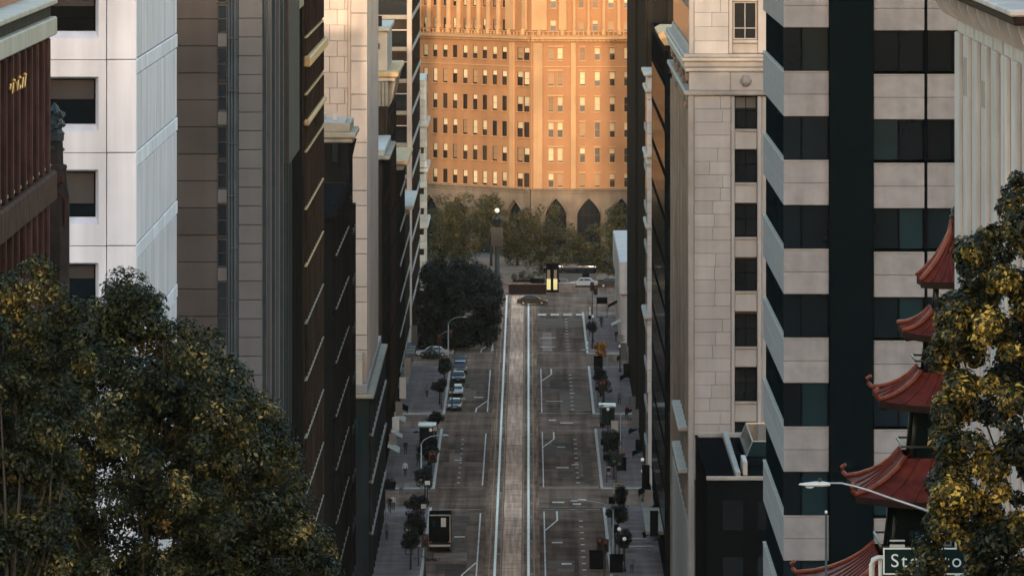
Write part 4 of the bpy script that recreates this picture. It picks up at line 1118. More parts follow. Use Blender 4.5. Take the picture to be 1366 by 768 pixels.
D = 120.0; pm = D/F
sx = PX(1170, D); r0 = g_root('street_sign', sx, D, 'dark street name sign with white border reading Stockton beneath the right tree', 'sign')
base = Vector(r0.location)
mb = MB(); q = lambda x, y, o=0: Vector((PX(x, D), D+o, PZ(y, D)))-base
mb.tube([(q(1163, 900)[0], 0, 0), q(1163, 752), q(1165, 746), q(1170, 743.5), q(1180, 743)], [.045]*2+[.04]*3, 8)
mb.build('pole', K['steel_pale'], r0, True)
mb = MB(); mb.tube([q(1174.5, 800, .05), q(1174.5, 745, .05)], [.03, .03], 8); mb.build('bracket', K['steel_pale'], r0, True)
mb = MB(); a, c = q(1178, 765.5), q(1318, 730); mb.box(a.x, c.x, -.03, .03, a.z, c.z); pl = mb.build('plate', K['sign_dark'], r0)
mb = MB()
for x0, x1, z0, z1 in ((a.x, c.x, c.z-.022, c.z), (a.x, c.x, a.z, a.z+.022), (a.x, a.x+.022, a.z+.022, c.z-.022), (c.x-.022, c.x, a.z+.022, c.z-.022)): mb.box(x0, x1, -.036, -.0302, z0, z1)
mb.build('border', K['white_sign'], pl)
cu = bpy.data.curves.new('lettering', 'FONT'); cu.body = 'Stockton'; cu.size = .30; cu.extrude = .004; cu.align_x = 'CENTER'; cu.align_y = 'CENTER'; cu.space_character = 1.22
to = bpy.data.objects.new('tmp', cu); COL.objects.link(to)
me = bpy.data.meshes.new_from_object(to.evaluated_get(bpy.context.evaluated_depsgraph_get())); bpy.data.objects.remove(to)
me.materials.clear(); me.materials.append(K['white_sign'])
t = link('lettering', me, pl, ((a.x+c.x)/2-.06, -.036, (a.z+c.z)/2)); t.rotation_euler = (R(90), 0, 0)

# ------------------------------------------------------------------ trees
def leaves(rng, centres, radii, n, size, squash=.85, shell=.55):
    """n separate leaf faces spread through clumps; returns verts, quads"""
    w = radii**2; w = w/w.sum()
    idx = rng.choice(len(centres), n, p=w)
    v = rng.normal(size=(n, 3)); v /= np.linalg.norm(v, axis=1)[:, None]
    rr = radii[idx]*(shell + (1-shell)*rng.random(n)**.6)*rng.uniform(.9, 1.12, n)
    c = centres[idx] + v*rr[:, None]*np.array([1, 1, squash])
    nrm = v*1.1 + rng.normal(size=(n, 3))*.45 + np.array([0, 0, .6]); nrm /= np.linalg.norm(nrm, axis=1)[:, None]
    a = np.cross(nrm, rng.normal(size=(n, 3))); a /= np.linalg.norm(a, axis=1)[:, None]
    bb = np.cross(nrm, a)
    L = size*(.45+rng.random(n)**1.6*.95)[:, None]; Wd = L*rng.uniform(.38, .6, n)[:, None]
    fold = nrm*L*.12
    p0 = c - a*L*.5; p1 = c + bb*Wd*.5 + fold; p2 = c + a*L*.5; p3 = c - bb*Wd*.5 + fold
    return np.stack([p0, p1, p2, p3], 1).reshape(-1, 3)
def leaf_mesh(name, V, m):
    n = len(V)//4
    me = bpy.data.meshes.new(name); me.vertices.add(4*n); me.vertices.foreach_set('co', V.astype(np.float32).ravel())
    me.loops.add(4*n); me.loops.foreach_set('vertex_index', np.arange(4*n, dtype=np.int32))
    me.polygons.add(n); me.polygons.foreach_set('loop_start', np.arange(0, 4*n, 4, dtype=np.int32))
    me.materials.append(m); me.update(calc_edges=True); return me
def inside(poly, x, y):
    c = False; j = len(poly)-1
    for i in range(len(poly)):
        xi, yi = poly[i]; xj, yj = poly[j]
        if (yi > y) != (yj > y) and x < (xj-xi)*(y-yi)/(yj-yi)+xi: c = not c
        j = i
    return c
def edge_dist(poly, x, y):
    best = 1e9
    for (x0, y0), (x1, y1) in zip(poly, poly[1:]+poly[:1]):
        dx, dy = x1-x0, y1-y0; t = max(0, min(1, ((x-x0)*dx+(y-y0)*dy)/(dx*dx+dy*dy)))
        best = min(best, math.hypot(x-x0-t*dx, y-y0-t*dy))
    return best
def big_tree(name, label, D, poly, trunk_x, n_cl, cr, n_leaf, size, lm, seed, depth=3.5, trunk_r=.28, shell=.5):
    """poly: the crown's side elevation as (pixel) outline at distance D; the crown is filled in depth as well"""
    rng = np.random.default_rng(seed); random.seed(seed)
    gx = PX(trunk_x, D); r0 = g_root(name, gx, D, label, 'tree'); base = np.array(r0.location)
    xs = [p[0] for p in poly]; ys = [p[1] for p in poly]; C = []; Rr = []
    while len(C) < n_cl:
        x, y = random.uniform(min(xs), max(xs)), random.uniform(min(ys), max(ys))
        if not inside(poly, x, y): continue
        e = edge_dist(poly, x, y); r = random.uniform(*cr)
        if e < r*.72: 
            if e < cr[0]*.55: continue
            r = min(r, e*1.15)
        dp = min(depth, (e*D/F)*1.3 + .4)
        C.append((PX(x, D), D + random.uniform(-1, 1)*dp, PZ(y, D))); Rr.append(r*D/F)
    C = np.array(C)-base; Rr = np.array(Rr)
    V = leaves(rng, C, Rr, n_leaf, size, shell=shell)
    # loose sprigs standing out of the outline
    link('crown', leaf_mesh('crown', V, K[lm]), r0)
    mb = MB(); zc = float(np.median(C[:, 2])); zmin = float(C[:, 2].min())
    fork = Vector((0, 0, max(2.5, zmin*.75)))
    mb.tube([(0, 0, -.3), (.05, .02, fork.z*.5), tuple(fork)], [trunk_r*1.25, trunk_r, trunk_r*.8], 10); mb.build('trunk', K['bark'], r0, True)
    mb = MB()
    for i in rng.choice(len(C), min(len(C), 22), replace=False):
        e = Vector(C[i]); mid = fork.lerp(e, .5)+Vector((random.uniform(-.4, .4), random.uniform(-.4, .4), random.uniform(0, .7)))
        mb.tube([fork, fork.lerp(mid, .5)+Vector((0, 0, .2)), mid, e], [trunk_r*.35, trunk_r*.2, trunk_r*.12, .012], 6)
    mb.build('limbs', K['bark'], r0, True)
    return r0
polyL = [(0, 800), (20, 620), (45, 520), (80, 440), (120, 396), (147, 366), (163, 350), (190, 352), (208, 378), (232, 392), (250, 422), (285, 432), (300, 462), (326, 490), (352, 512), (378, 534), (376, 560), (398, 590), (412, 640), (415, 680), (436, 712), (458, 755), (470, 830), (60, 840)]
big_tree('street_tree', 'large olive-leaved tree filling the lower left, in front of the white block', 185, polyL, 190, 430, (15, 36), 185000, .135, 'leaf_olive_sun', 2)
polyL2 = [(-60, 800), (-60, 420), (-20, 372), (14, 360), (34, 345), (58, 338), (78, 352), (92, 385), (122, 402), (130, 450), (120, 540), (100, 640), (90, 830)]
big_tree('street_tree', 'leafy tree in the lower left corner below the brown church', 176, polyL2, 10, 160, (15, 34), 75000, .13, 'leaf_olive_sun', 5)
polyR = [(1430, 150), (1378, 186), (1348, 238), (1326, 298), (1296, 306), (1274, 332), (1280, 378), (1254, 402), (1244, 450), (1240, 520), (1232, 572), (1232, 640), (1234, 690), (1216, 742), (1192, 775), (1190, 840), (1500, 840), (1500, 200)]
big_tree('street_tree', 'leafy tree with painted sun-gold tips along the right edge over the street sign', 117, polyR, 1430, 340, (13, 28), 115000, .11, 'leaf_sun_gold', 7, depth=1.4, trunk_r=.16)

def round_tree(name, label, x, d, zc, rx, rz, n_cl, cr, n_leaf, size, lm, seed, group=None, flat=1.0, ry=None, zg=None):
    rng = np.random.default_rng(seed); random.seed(seed)
    r0 = empty(name, (x, d, GZ+.12 if zg is None else zg), 0, label, 'tree', group); base = np.array(r0.location)
    ry = ry or rx; C = []; Rr = []
    while len(C) < n_cl:
        p = rng.normal(size=3); p /= np.linalg.norm(p); p *= rng.random()**.4
        C.append((x + p[0]*(rx-cr[1]*.7), d + p[1]*(ry-cr[1]*.7), zc + p[2]*(rz-cr[1]*.7))); Rr.append(random.uniform(*cr))
    C = np.array(C)-base; Rr = np.array(Rr)
    link('crown', leaf_mesh('crown', leaves(rng, C, Rr, n_leaf, size), K[lm]), r0)
    fz = zc-base[2]-rz*.55; tr = max(.09, rx*.045)
    mb = MB(); mb.tube([(0, 0, -.1), (.03, 0, fz*.6), (0, 0, fz)], [tr*1.3, tr, tr*.8], 8); mb.build('trunk', K['bark'], r0, True)
    mb = MB()
    for i in rng.choice(len(C), min(len(C), 18), replace=False):
        e = Vector(C[i]); f = Vector((0, 0, fz)); mb.tube([f, f.lerp(e, .5)+Vector((0, 0, .15*rz)), e], [tr*.6, tr*.35, .02], 5)
    mb.build('limbs', K['bark'], r0, True)
    return r0
# big dark tree over the left lanes
D = 1046
polyD = [(556, 478), (553, 430), (556, 378), (563, 352), (590, 341), (628, 344), (652, 354), (668, 372), (674, 400), (669, 430), (667, 452), (652, 466), (628, 462), (604, 470), (584, 482)]
big_tree('street_tree', 'huge black-green domed tree overhanging the left lanes', D, polyD, 592, 260, (7, 15), 75000, .34, 'leaf_dark', 31, depth=5.0, trunk_r=.4)
# plaza trees
for i, (x, d, yc, rx, rz, lab) in enumerate([
    (618, 1212, 298, 6.0, 6.6, 'broad olive plaza tree behind the huge dark tree'), (590, 1230, 318, 4.6, 6.2, 'plaza tree at far left against the slim white building'),
    (655, 1238, 296, 4.2, 5.4, 'plaza tree left of the tall plaza lamp'), (722, 1215, 318, 6.6, 6.6, 'rounded olive plaza tree in the middle, before the arches'),
    (690, 1240, 318, 5.0, 5.6, 'smaller plaza tree right behind the tall plaza lamp'), (800, 1222, 342, 4.8, 6.2, 'olive plaza tree at right below the tall arch'),
    (823, 1240, 305, 3.0, 5.6, 'tall slim plaza tree at right beside the dark tower'), (768, 1248, 350, 4.0, 4.8, 'low plaza tree between the two arches')]):
    round_tree('plaza_tree', lab, PX(x, d), d, PZ(yc, d), rx, rz, 90, (.55, 1.2), 12000, .34, 'leaf_plaza', 40+i, 'trees on the plaza')
# small pavement trees
for i, (x, d, yc, rx, rz, lm, lab) in enumerate([
    (802, 985, 526, 2.35, 2.3, 'leaf_dark', 'round dark street tree behind the curved lamp on the right pavement'),
    (801, 1025, 467, 1.2, 1.7, 'leaf_orange', 'small orange-leaved tree on the right pavement near the far crossing'),
    (566, 752, 764, 2.6, 2.2, 'leaf_dark', 'dark bushy tree top at the bottom of the left pavement'),
    (551, 838, 664, 1.0, 1.1, 'leaf_dark', 'small dark clipped tree on the left pavement by the dark truck'),
    (823, 835, 671, 1.45, 1.9, 'leaf_dark', 'dark street tree beside the black information board on the right'),
    (838, 838, 657, .7, .7, 'leaf_plaza', 'small pale shrub tree on the right pavement by two globe lamps'),
    (575, 1030, 476, 1.5, 2.1, 'leaf_dark', 'dark street tree at the far left crossing under the huge tree'),
    (594, 1008, 488, 1.0, 1.5, 'leaf_dark', 'small dark tree left of the parked dark car'),
    (556, 905, 590, .9, 1.5, 'leaf_dark', 'slim dark tree on the left pavement halfway down'),
    (812, 905, 600, .8, 1.2, 'leaf_dark', 'small dark tree before the grey kiosk')]):
    round_tree('pavement_tree', lab, PX(x, d), d, PZ(yc, d), rx, rz, 34, (.25 if rx < 1.3 else .4, .5 if rx < 1.3 else .8), 2600, .3, lm, 60+i, 'small trees on the pavements', zg=GZ+.15)

# ------------------------------------------------------------------ vehicles
def car_mesh_parts(paint, suv=False):
    """car along +Y (front at +Y), width along X; returns a list of (name, mesh, loc, sub)"""
    L, Wd, H = (4.7, 1.86, 1.72) if suv else (4.6, 1.82, 1.44)
    hl = L/2
    if suv: low = [(-hl,.45),(-hl+.05,.85),(-hl+.12,1.02),(hl-1.15,1.0),(hl-.2,.86),(hl,.70),(hl-.02,.38),(hl-.3,.27),(-hl+.3,.27)]; top = [(-hl+.25,1.02),(-hl+.5,H-.06),(-hl+.9,H),(.35,H),(.75,H-.08),(1.35,1.0)]
    else: low = [(-hl,.42),(-hl+.03,.78),(-hl+.15,.93),(-1.35,.96),(.95,.93),(hl-.25,.76),(hl,.62),(hl-.02,.36),(hl-.3,.24),(-hl+.3,.24)]; top = [(-1.75,.95),(-1.05,H-.05),(-.6,H),(.15,H),(.5,H-.05),(1.2,.93)]
    body = MB()
    def shell(prof, w0, w1, zlo, zhi, m=0):
        n = len(prof); rows = []
        for s in (-1, -.92, .92, 1):
            sh = .0 if abs(s) < .95 else .05
            row = []
            for y, z in prof:
                t = (z-zlo)/(zhi-zlo); w = w0+(w1-w0)*t
                row.append((s*w, y*(1-sh*.25), z-(sh*.9 if z > (zlo+zhi)/2 else -sh*.6)))
            rows.append(row)
        vs = [p for r_ in rows for p in r_]; fs = []
        for r_ in range(3):
            for i in range(n): fs.append((r_*n+i, r_*n+(i+1) % n, (r_+1)*n+(i+1) % n, (r_+1)*n+i))
        fs += [tuple(range(n)), tuple(range(3*n, 4*n))[::-1]]
        body.add(vs, fs, m)
    shell(low, Wd/2, Wd/2-.02, .25, 1.0); shell(top, Wd/2-.05, Wd/2-.26, .93, H)
    parts = [('body', body.mesh('body', paint, False))]
    gl = MB()                                      # side windows, windscreen, rear window just proud of the cabin
    y0, y1 = top[0][0], top[-1][0]
    def cab(y, z, s): 
        t = (z-.93)/(H-.93); return (s*(Wd/2-.05+(-.21)*t+.012), y, z)
    for s in (-1, 1):
        a = [(top[0][0]+.32, .99), (top[1][0]+.18, H-.14), (-.12, H-.12), (-.12, .99)]; c = [(-.02, .99), (-.02, H-.12), (top[4][0]-.12, H-.14), (top[5][0]-.28, .99)]
        for q in (a, c): gl.add([cab(y, z, s) for y, z in q], [(0, 1, 2, 3)])
    fr = [(top[5][0]+.015, .97), (top[4][0]+.03, H-.1)]; re = [(top[0][0]-.02, .99), (top[1][0]-.03, H-.1)]
    for (ya, za), (yb, zb) in (fr, re):
        wa, wb = Wd/2-.14, Wd/2-.28
        gl.add([(-wa, ya, za), (wa, ya, za), (wb, yb, zb), (-wb, yb, zb)], [(0, 1, 2, 3)])
    parts.append(('windows', gl.mesh('windows', K['car_glass'])))
    return parts, (L, Wd, H)
wheel_m = MB(); wheel_m.tube([(-.11, 0, 0), (-.09, 0, 0), (.09, 0, 0), (.11, 0, 0)], [.28, .33, .33, .28], 16); wheel_m = wheel_m.mesh('tyre', K['rubber'], True)
rim_m = MB(); rim_m.tube([(-.118, 0, 0), (.118, 0, 0)], [.19, .19], 12); rim_m = rim_m.mesh('rim', K['steel'])
light_w = bevel_box_mesh(.36, .08, .14, K['white_sign'], .03); light_r = bevel_box_mesh(.3, .08, .14, K['lamp_red'], .03)
_cars = {}
def car(paint, x, d, rz, label, suv=False, group=None, name='parked_car', z=None):
    k = (paint, suv)
    if k not in _cars: _cars[k] = car_mesh_parts(K[paint], suv)
    parts, (L, Wd, H) = _cars[k]
    r0 = empty(name, (x, d, g(d)+.014 if z is None else z), rz, label, 'car', group)
    for nm, me in parts: link(nm, me, r0)
    for sx in (-1, 1):
        for yy in (-L*.30, L*.31):
            w = link('wheel', wheel_m, r0, (sx*(Wd/2-.10), yy, .33)); link('rim', rim_m, w)
        link('headlight', light_w, r0, (sx*(Wd/2-.30), L/2-.04, .66)); link('tail_light', light_r, r0, (sx*(Wd/2-.27), -L/2+.03, .80))
        link('mirror', bevel_box_mesh(.2, .1, .13, K[paint], .03), r0, (sx*(Wd/2+.04), .85, 1.0))
    link('number_plate', bevel_box_mesh(.5, .03, .14, K['white_sign'], 0), r0, (0, L/2+.01, .42)); link('number_plate', bevel_box_mesh(.5, .03, .14, K['white_sign'], 0), r0, (0, -L/2-.01, .55))
    link('bumper', bevel_box_mesh(Wd-.1, .16, .2, K['rubber'], .05), r0, (0, L/2-.03, .36)); link('bumper', bevel_box_mesh(Wd-.1, .16, .2, K['rubber'], .05), r0, (0, -L/2+.03, .38))
    return r0
PI = math.pi
car('car_black', PX(710, 1142), 1142, -PI/2, 'dark car turning broadside across the street at the far crossing', name='car')
gp = 'cars along the left kerb'
car('car_grey', -9.15, 1003, PI, 'dark grey car with pale roof glare parked at the left kerb', True, gp)
car('car_white', -9.3, 965, PI, 'white car parked at the left kerb', False, gp)
car('car_silver', -9.2, 1052, PI, 'silver car under the huge dark tree', False, gp)
car('car_black', -9.2, 1016.5, 0, 'black car behind the pale-roofed car at the left kerb', False, gp)
car('car_silver', -21.5, 1027, PI/2, 'silver car waiting in the left cross street', False, 'cars in the cross streets')
car('car_black', -9.25, 988, PI, 'black car between the dark grey and the white parked cars', False, gp)
car('car_grey', -9.3, 942, PI, 'grey car parked at the left kerb nearest the middle crossing', False, gp)
car('car_silver', -13.2, 1034, PI/2, 'silver car turning out of the left side street', False, 'cars in the cross streets')
car('car_black', -17.5, 1036.5, PI/2, 'black car following the silver one out of the side street', True, 'cars in the cross streets')
car('car_blue', -18.6, 1022, -PI/2, 'dark blue car nearest the crossing in the left side street', False, 'cars in the cross streets')
car('car_white', -13.0, 1186, PI/2, 'white car on the plaza street behind the huge tree', True, 'cars on the plaza street')
car('car_silver', 8.7, 1186, PI/2, 'silver car on the plaza street right of the yellow panels', False, 'cars on the plaza street')
car('car_grey', 4.3, 1180, PI/2, 'charcoal car just right of the yellow panels', True, 'cars on the plaza street')
car('car_black', 13.2, 1184, -PI/2, 'black car at the right end of the plaza street', False, 'cars on the plaza street')
car('car_black', -8.0, 1182, -PI/2, 'black car on the plaza street left of the low wall', True, 'cars on the plaza street')
# dark box truck at the left kerb
r0 = empty('box_truck', (-9.0, 764, GZ+.014), 0, 'dark box truck with a white panel on its back at the left kerb', 'truck')
bx = lambda nm, x0, x1, y0, y1, z0, z1, m, bv=.04, pa=None: link(nm, bevel_box_mesh(x1-x0, y1-y0, z1-z0, K[m], bv), pa or r0, ((x0+x1)/2, (y0+y1)/2, (z0+z1)/2))
bx('cargo_box', -1.12, 1.12, -3.2, 1.6, 1.0, 3.75, 'near_black'); bx('chassis', -.9, .9, -3.1, 3.2, .5, .98, 'rubber')
bx('back_door', -1.0, .98, -3.28, -3.2, 1.05, 2.3, 'near_black', .03); bx('white_panel', .12, .62, -3.30, -3.2, 2.55, 3.45, 'white_sign', .01); bx('back_window', -.75, -.45, -3.25, -3.2, 2.6, 3.2, 'glass_teal', 0)
bx('rear_frame', .98, 1.1, -3.3, -3.2, 1.0, 3.7, 'steel', .01); bx('roof_rail', -1.1, 1.1, -3.3, -3.2, 3.66, 3.78, 'steel', .01); bx('bumper', -1.05, 1.05, -3.45, -3.2, .55, .75, 'steel_pale', .03)
bx('cab', -1.0, 1.0, 1.7, 3.3, .9, 2.6, 'car_grey', .15); bx('windscreen', -.85, .85, 3.28, 3.32, 1.6, 2.4, 'car_glass', 0)
for sx in (-1, 1):
    for yy in (-2.0, 2.5): 
        w = link('wheel', wheel_m, r0, (sx*.9, yy, .46)); w.scale = (1.3, 1.38, 1.38); link('rim', rim_m, w)
    bx('tail_light', sx*.9-.08, sx*.9+.08, -3.33, -3.28, .95, 1.1, 'lamp_red', .01)

# ------------------------------------------------------------------ street furniture
def head_mesh(): 
    m = MB(); m.box(-.2, .2, -.12, .14, -.55, .55); 
    for z in (.35, 0, -.35): m.tube([(0, -.12, z+.02), (0, -.36, z-.02)], [.16, .16], 8, cap=False)
    m.box(-.3, .3, .1, .13, -.65, .65)
    return m.mesh('signal_head', K['black_metal'])
HEAD = head_mesh()
def lens_mesh(k): 
    m = MB(); m.tube([(0, -.13, 0), (0, -.15, 0)], [.12, .12], 10); return m.mesh('lens', K[k])
LENS = {k: lens_mesh(k) for k in ('lamp_red', 'lamp_green', 'orange_fab')}
def signal(x, d, label, heads, h=4.2, arm=None, on='lamp_red'):
    """heads: (dx, z) list"""
    r0 = empty('traffic_signal', (x, d, GZ+.15), 0, label, 'traffic light', 'traffic signals at the crossings')
    m = MB(); m.tube([(0, 0, 0), (0, 0, .4), (0, 0, h)], [.12, .08, .06], 10); m.build('pole', K['black_metal'], r0, True)
    if arm:
        m = MB(); m.tube([(0, 0, h-.3), (arm*.4, 0, h+.25), (arm, 0, h+.45)], [.06, .05, .04], 8); m.build('arm', K['steel'], r0, True)
    for dx, z in heads:
        hd = link('signal_head', HEAD, r0, (dx, -.1, z))
        for k, zz in (('lamp_red', .35), ('orange_fab', 0), ('lamp_green', -.35)):
            link('lens', LENS[k if k == on else 'orange_fab'] if k == on else LENS['orange_fab'], hd, (0, 0, zz)) if k == on else None
    return r0
signal(PX(790, 1121), 1121, 'black traffic signal at the far right crossing corner', [(0, 4.0), (.5, 3.4)], 4.8)
signal(PX(586, 1013), 1013, 'traffic signal with a slanting arm at the far left crossing', [(0, 3.8), (1.6, 4.4)], 4.4, 1.6)
signal(PX(603, 937), 937, 'dark traffic signal on the left kerb below the parked white car', [(0, 3.2)], 3.9, None, 'lamp_green')
signal(PX(806, 937), 937, 'traffic signal on the right kerb under the round dark tree', [(0, 3.3), (-.4, 3.2)], 4.0)
signal(PX(575, 833), 833, 'black traffic signal on the left kerb above the box truck', [(0, 3.3), (.35, 3.3)], 4.0)
signal(PX(822, 832), 832, 'black traffic signal on the right kerb beside the information board', [(-.2, 3.3), (.35, 3.0)], 4.2, None, 'lamp_green')
signal(PX(806, 731), 731, 'black double traffic signal at the bottom of the right kerb', [(-.45, 3.6), (.15, 3.4)], 4.2)
signal(PX(567, 735), 735, 'black traffic signal at the bottom of the left kerb', [(0, 3.5)], 4.2)

def lamp(x, d, label, h=8.2, arm=-2.6, rz=0):
    r0 = empty('street_lamp', (x, d, GZ+.15), rz, label, 'street lamp', 'street lamps along the pavement')
    m = MB(); m.tube([(0, 0, 0), (0, 0, .8), (0, 0, h-.6)], [.14, .09, .06], 10); m.build('pole', K['steel'], r0, True)
    m = MB(); m.tube([(0, 0, h-.7), (arm*.12, 0, h-.25), (arm*.4, 0, h+.12), (arm*.75, 0, h+.28), (arm, 0, h+.25)], [.06, .055, .05, .045, .04], 8); m.build('arm', K['steel'], r0, True)
    m = MB(); m.tube([(arm*.96, 0, h+.25), (arm*1.05, 0, h+.26), (arm*1.2, 0, h+.25), (arm*1.28, 0, h+.22)], [.05, .13, .12, .04], 8); hd = m.build('lamp_head', K['steel'], r0, True)
    return r0
lamp(PX(810, 968), 968, 'curved-arm street lamp before the round dark tree on the right pavement', 5.2, -2.7)
lamp(PX(828, 868), 868, 'curved-arm street lamp on the right pavement near the grey kiosk', 6.0, -2.0)
lamp(PX(598, 1013.5), 1013.5, 'street lamp at the left kerb by the parked cars', 6.4, 2.0)
lamp(PX(562, 826), 826, 'street lamp on the left pavement above the box truck', 6.0, 2.4)
lamp(PX(818, 745), 745, 'dark-armed street lamp reaching over the right lane at the bottom', 6.2, -3.4)
def globe(x, d, label, h=3.6, cat='street lamp', gr='globe lamps'):
    r0 = empty('globe_lamp', (x, d, GZ+.15), 0, label, cat, gr)
    m = MB(); m.lathe([(.2, 0), (.2, .2), (.08, .4), (.06, h-.3), (.12, h-.22)], 10); m.build('pole', K['black_metal'], r0, True)
    m = MB(); m.lathe([(0, -.2), (.14, -.15), (.2, 0), (.14, .15), (0, .2)], 12, (0, 0, h)); m.build('globe', K['lamp_white'], r0, True)
globe(PX(826, 746), 746, 'upper globe lamp by the black signal at bottom right'); globe(PX(833, 740), 740, 'lower globe lamp by the black signal at bottom right', 3.2)
globe(PX(857, 826), 826, 'globe lamp against the building, upper of two', 3.6); globe(PX(857.5, 815), 815, 'globe lamp against the building, lower of two', 3.3)
globe(PX(811, 893), 893, 'globe lamp beside the grey kiosk', 3.8); globe(PX(827, 1004), 1004, 'globe lamp beside the dark tower doorway', 3.4)
globe(PX(574.5, 868), 868, 'globe lamp on the left kerb halfway down', 3.4); globe(PX(791, 1060), 1060, 'globe lamp above the orange tree', 3.6)
# tall plaza lamp
d_ = 1205; r0 = empty('plaza_lamp', (PX(663, d_), d_, GZ+.12), 0, 'tall dark plaza lamp column with a white globe between the trees', 'street lamp')
m = MB(); m.lathe([(.6, 0), (.6, .9), (.42, 1.1), (.36, 9.0), (.7, 9.3), (.75, 9.8), (.3, 10.2)], 12); m.build('column', K['black_metal'], r0, True)
m = MB(); m.lathe([(0, -.42), (.3, -.3), (.42, 0), (.3, .3), (0, .42)], 12, (0, 0, 10.9)); m.build('globe', K['lamp_white'], r0, True)
m = MB(); m.box(-.95, .95, -.4, .4, 5.2, 8.2); m.build('banner_box', K['black_metal'], r0)
# glass shelter, kiosks, boards
def shelter(x, d, label, w=1.6, L=4.5):
    r0 = empty('bus_shelter', (x, d, GZ+.15), 0, label, 'bus shelter', 'shelters')
    bx2 = lambda nm, x0, x1, y0, y1, z0, z1, m, bv=.02: link(nm, bevel_box_mesh(x1-x0, y1-y0, z1-z0, K[m], bv), r0, ((x0+x1)/2, (y0+y1)/2, (z0+z1)/2))
    for sx in (-1, 1):
        for yy in (-L/2, L/2): bx2('post', sx*w/2-.05, sx*w/2+.05, yy-.05, yy+.05, 0, 2.5, 'black_metal')
    bx2('roof', -w/2-.2, w/2+.2, -L/2-.2, L/2+.2, 2.5, 2.62, 'steel'); bx2('glass_panel', w/2-.02, w/2+.02, -L/2+.1, L/2-.1, .3, 2.4, 'glass_teal', 0)
    bx2('glass_panel', -w/2+.1, w/2-.1, -L/2-.02, -L/2+.02, .3, 2.4, 'glass_teal', 0); bx2('bench', w/2-.5, w/2-.1, -L/2+.3, L/2-.3, .42, .5, 'steel')
shelter(PX(810, 915), 915, 'bluish glass bus shelter on the right pavement below the round tree', 1.7, 5)
shelter(PX(570, 886), 886, 'dark glass bus shelter on the left pavement', 1.7, 5)
def board(name, x, d, w, h, z0, m, label, cat, frame='black_metal', rows=0):
    r0 = empty(name, (x, d, GZ+.15), 0, label, cat)
    bx3 = lambda nm, x0, x1, y0, y1, za, zb, mm, bv=.02, pa=None: link(nm, bevel_box_mesh(x1-x0, y1-y0, zb-za, K[mm], bv), pa or r0, ((x0+x1)/2, (y0+y1)/2, (za+zb)/2))
    bx3('post', -w/2, -w/2+.09, -.06, .06, 0, z0+h, frame); bx3('post', w/2-.09, w/2, -.06, .06, 0, z0+h, frame)
    bx3('panel', -w/2+.02, w/2-.02, -.11, .05 if z0 > .3 else .3, z0, z0+h, m); bx3('frame', -w/2-.03, w/2+.03, -.10, .08, z0+h, z0+h+.08, frame)
    bx3('foot', -w/2-.05, w/2+.05, -.2, .2, 0, .1, frame)
    for i in range(rows): bx3('panel_line', -w/2+.15, w/2-.15-.12*(i % 3), -.118, -.111, z0+h-.25-i*.24, z0+h-.14-i*.24, 'sign_dark', 0)
    return r0
board('information_kiosk', PX(820, 893), 893, .9, 2.4, .05, 'steel_pale', 'grey upright kiosk panel on the right pavement', 'kiosk')
board('information_board', PX(824, 803), 803, 1.0, 2.1, 1.0, 'steel', 'black-framed board with pale lines of print on the right pavement', 'sign', rows=7)
board('notice_board', PX(545.5, 757), 757, .75, .95, 1.6, 'white_sign', 'bright white square sign low on the left pavement', 'sign')
board('notice_board', PX(803, 1112), 1112, 1.6, .9, 2.0, 'near_black', 'black board at the far right crossing corner', 'sign')
board('notice_board', PX(842, 1000), 1000, 1.0, 3.5, .2, 'limestone', 'pale upright panel against the dark tower at right', 'sign')
# twin yellow lit panels before the plaza
d_ = 1172; r0 = empty('advertising_pillar', (PX(737, d_), d_, GZ+.02), 0, 'dark pillar with two lit pale-yellow panels at the end of the tracks', 'pillar')
bx4 = lambda nm, x0, x1, y0, y1, z0, z1, m, bv=.03: link(nm, bevel_box_mesh(x1-x0, y1-y0, z1-z0, K[m], bv), r0, ((x0+x1)/2, (y0+y1)/2, (z0+z1)/2))
bx4('frame', -1.0, 1.0, 0, .9, 0, 4.4, 'near_black'); bx4('cap', -1.25, 1.25, -.1, 1.0, 4.4, 4.6, 'soffit_brown')
for xq in (-.62, .42): bx4('lit_panel', xq-.28, xq+.34, -.08, 0, .4, 2.1, 'lamp_yellow', .01); bx4('panel_figure', xq-.2, xq+.26, -.08, 0, 2.15, 3.5, 'coat_tan', .1)
# low planter walls at the end of the tracks
d_ = 1167.5; r0 = empty('planter_wall', (PX(706, d_), d_, GZ+.012), 0, 'long low dark wall closing the end of the cable car tracks', 'wall')
bx4('wall', -3.2, 2.6, 0, 1.2, 0, 1.5, 'soffit_brown', .05); bx4('coping', -3.35, 2.75, -.1, 1.3, 1.5, 1.65, 'trackbed', .04); bx4('hedge_box', 0.2, 2.4, .2, 1.1, 1.66, 2.4, 'pagoda_wall', .15)
d_ = 1170; r0 = empty('transformer_box', (PX(756, d_), d_, GZ+.012), 0, 'grey utility box beside the lit yellow panels', 'utility box')
bx4('cabinet', -1.25, 1.25, 0, 1, 0, 1.45, 'sidewalk', .05); bx4('cabinet_lid', -1.3, 1.3, -.05, 1.05, 1.46, 1.56, 'steel', .03)
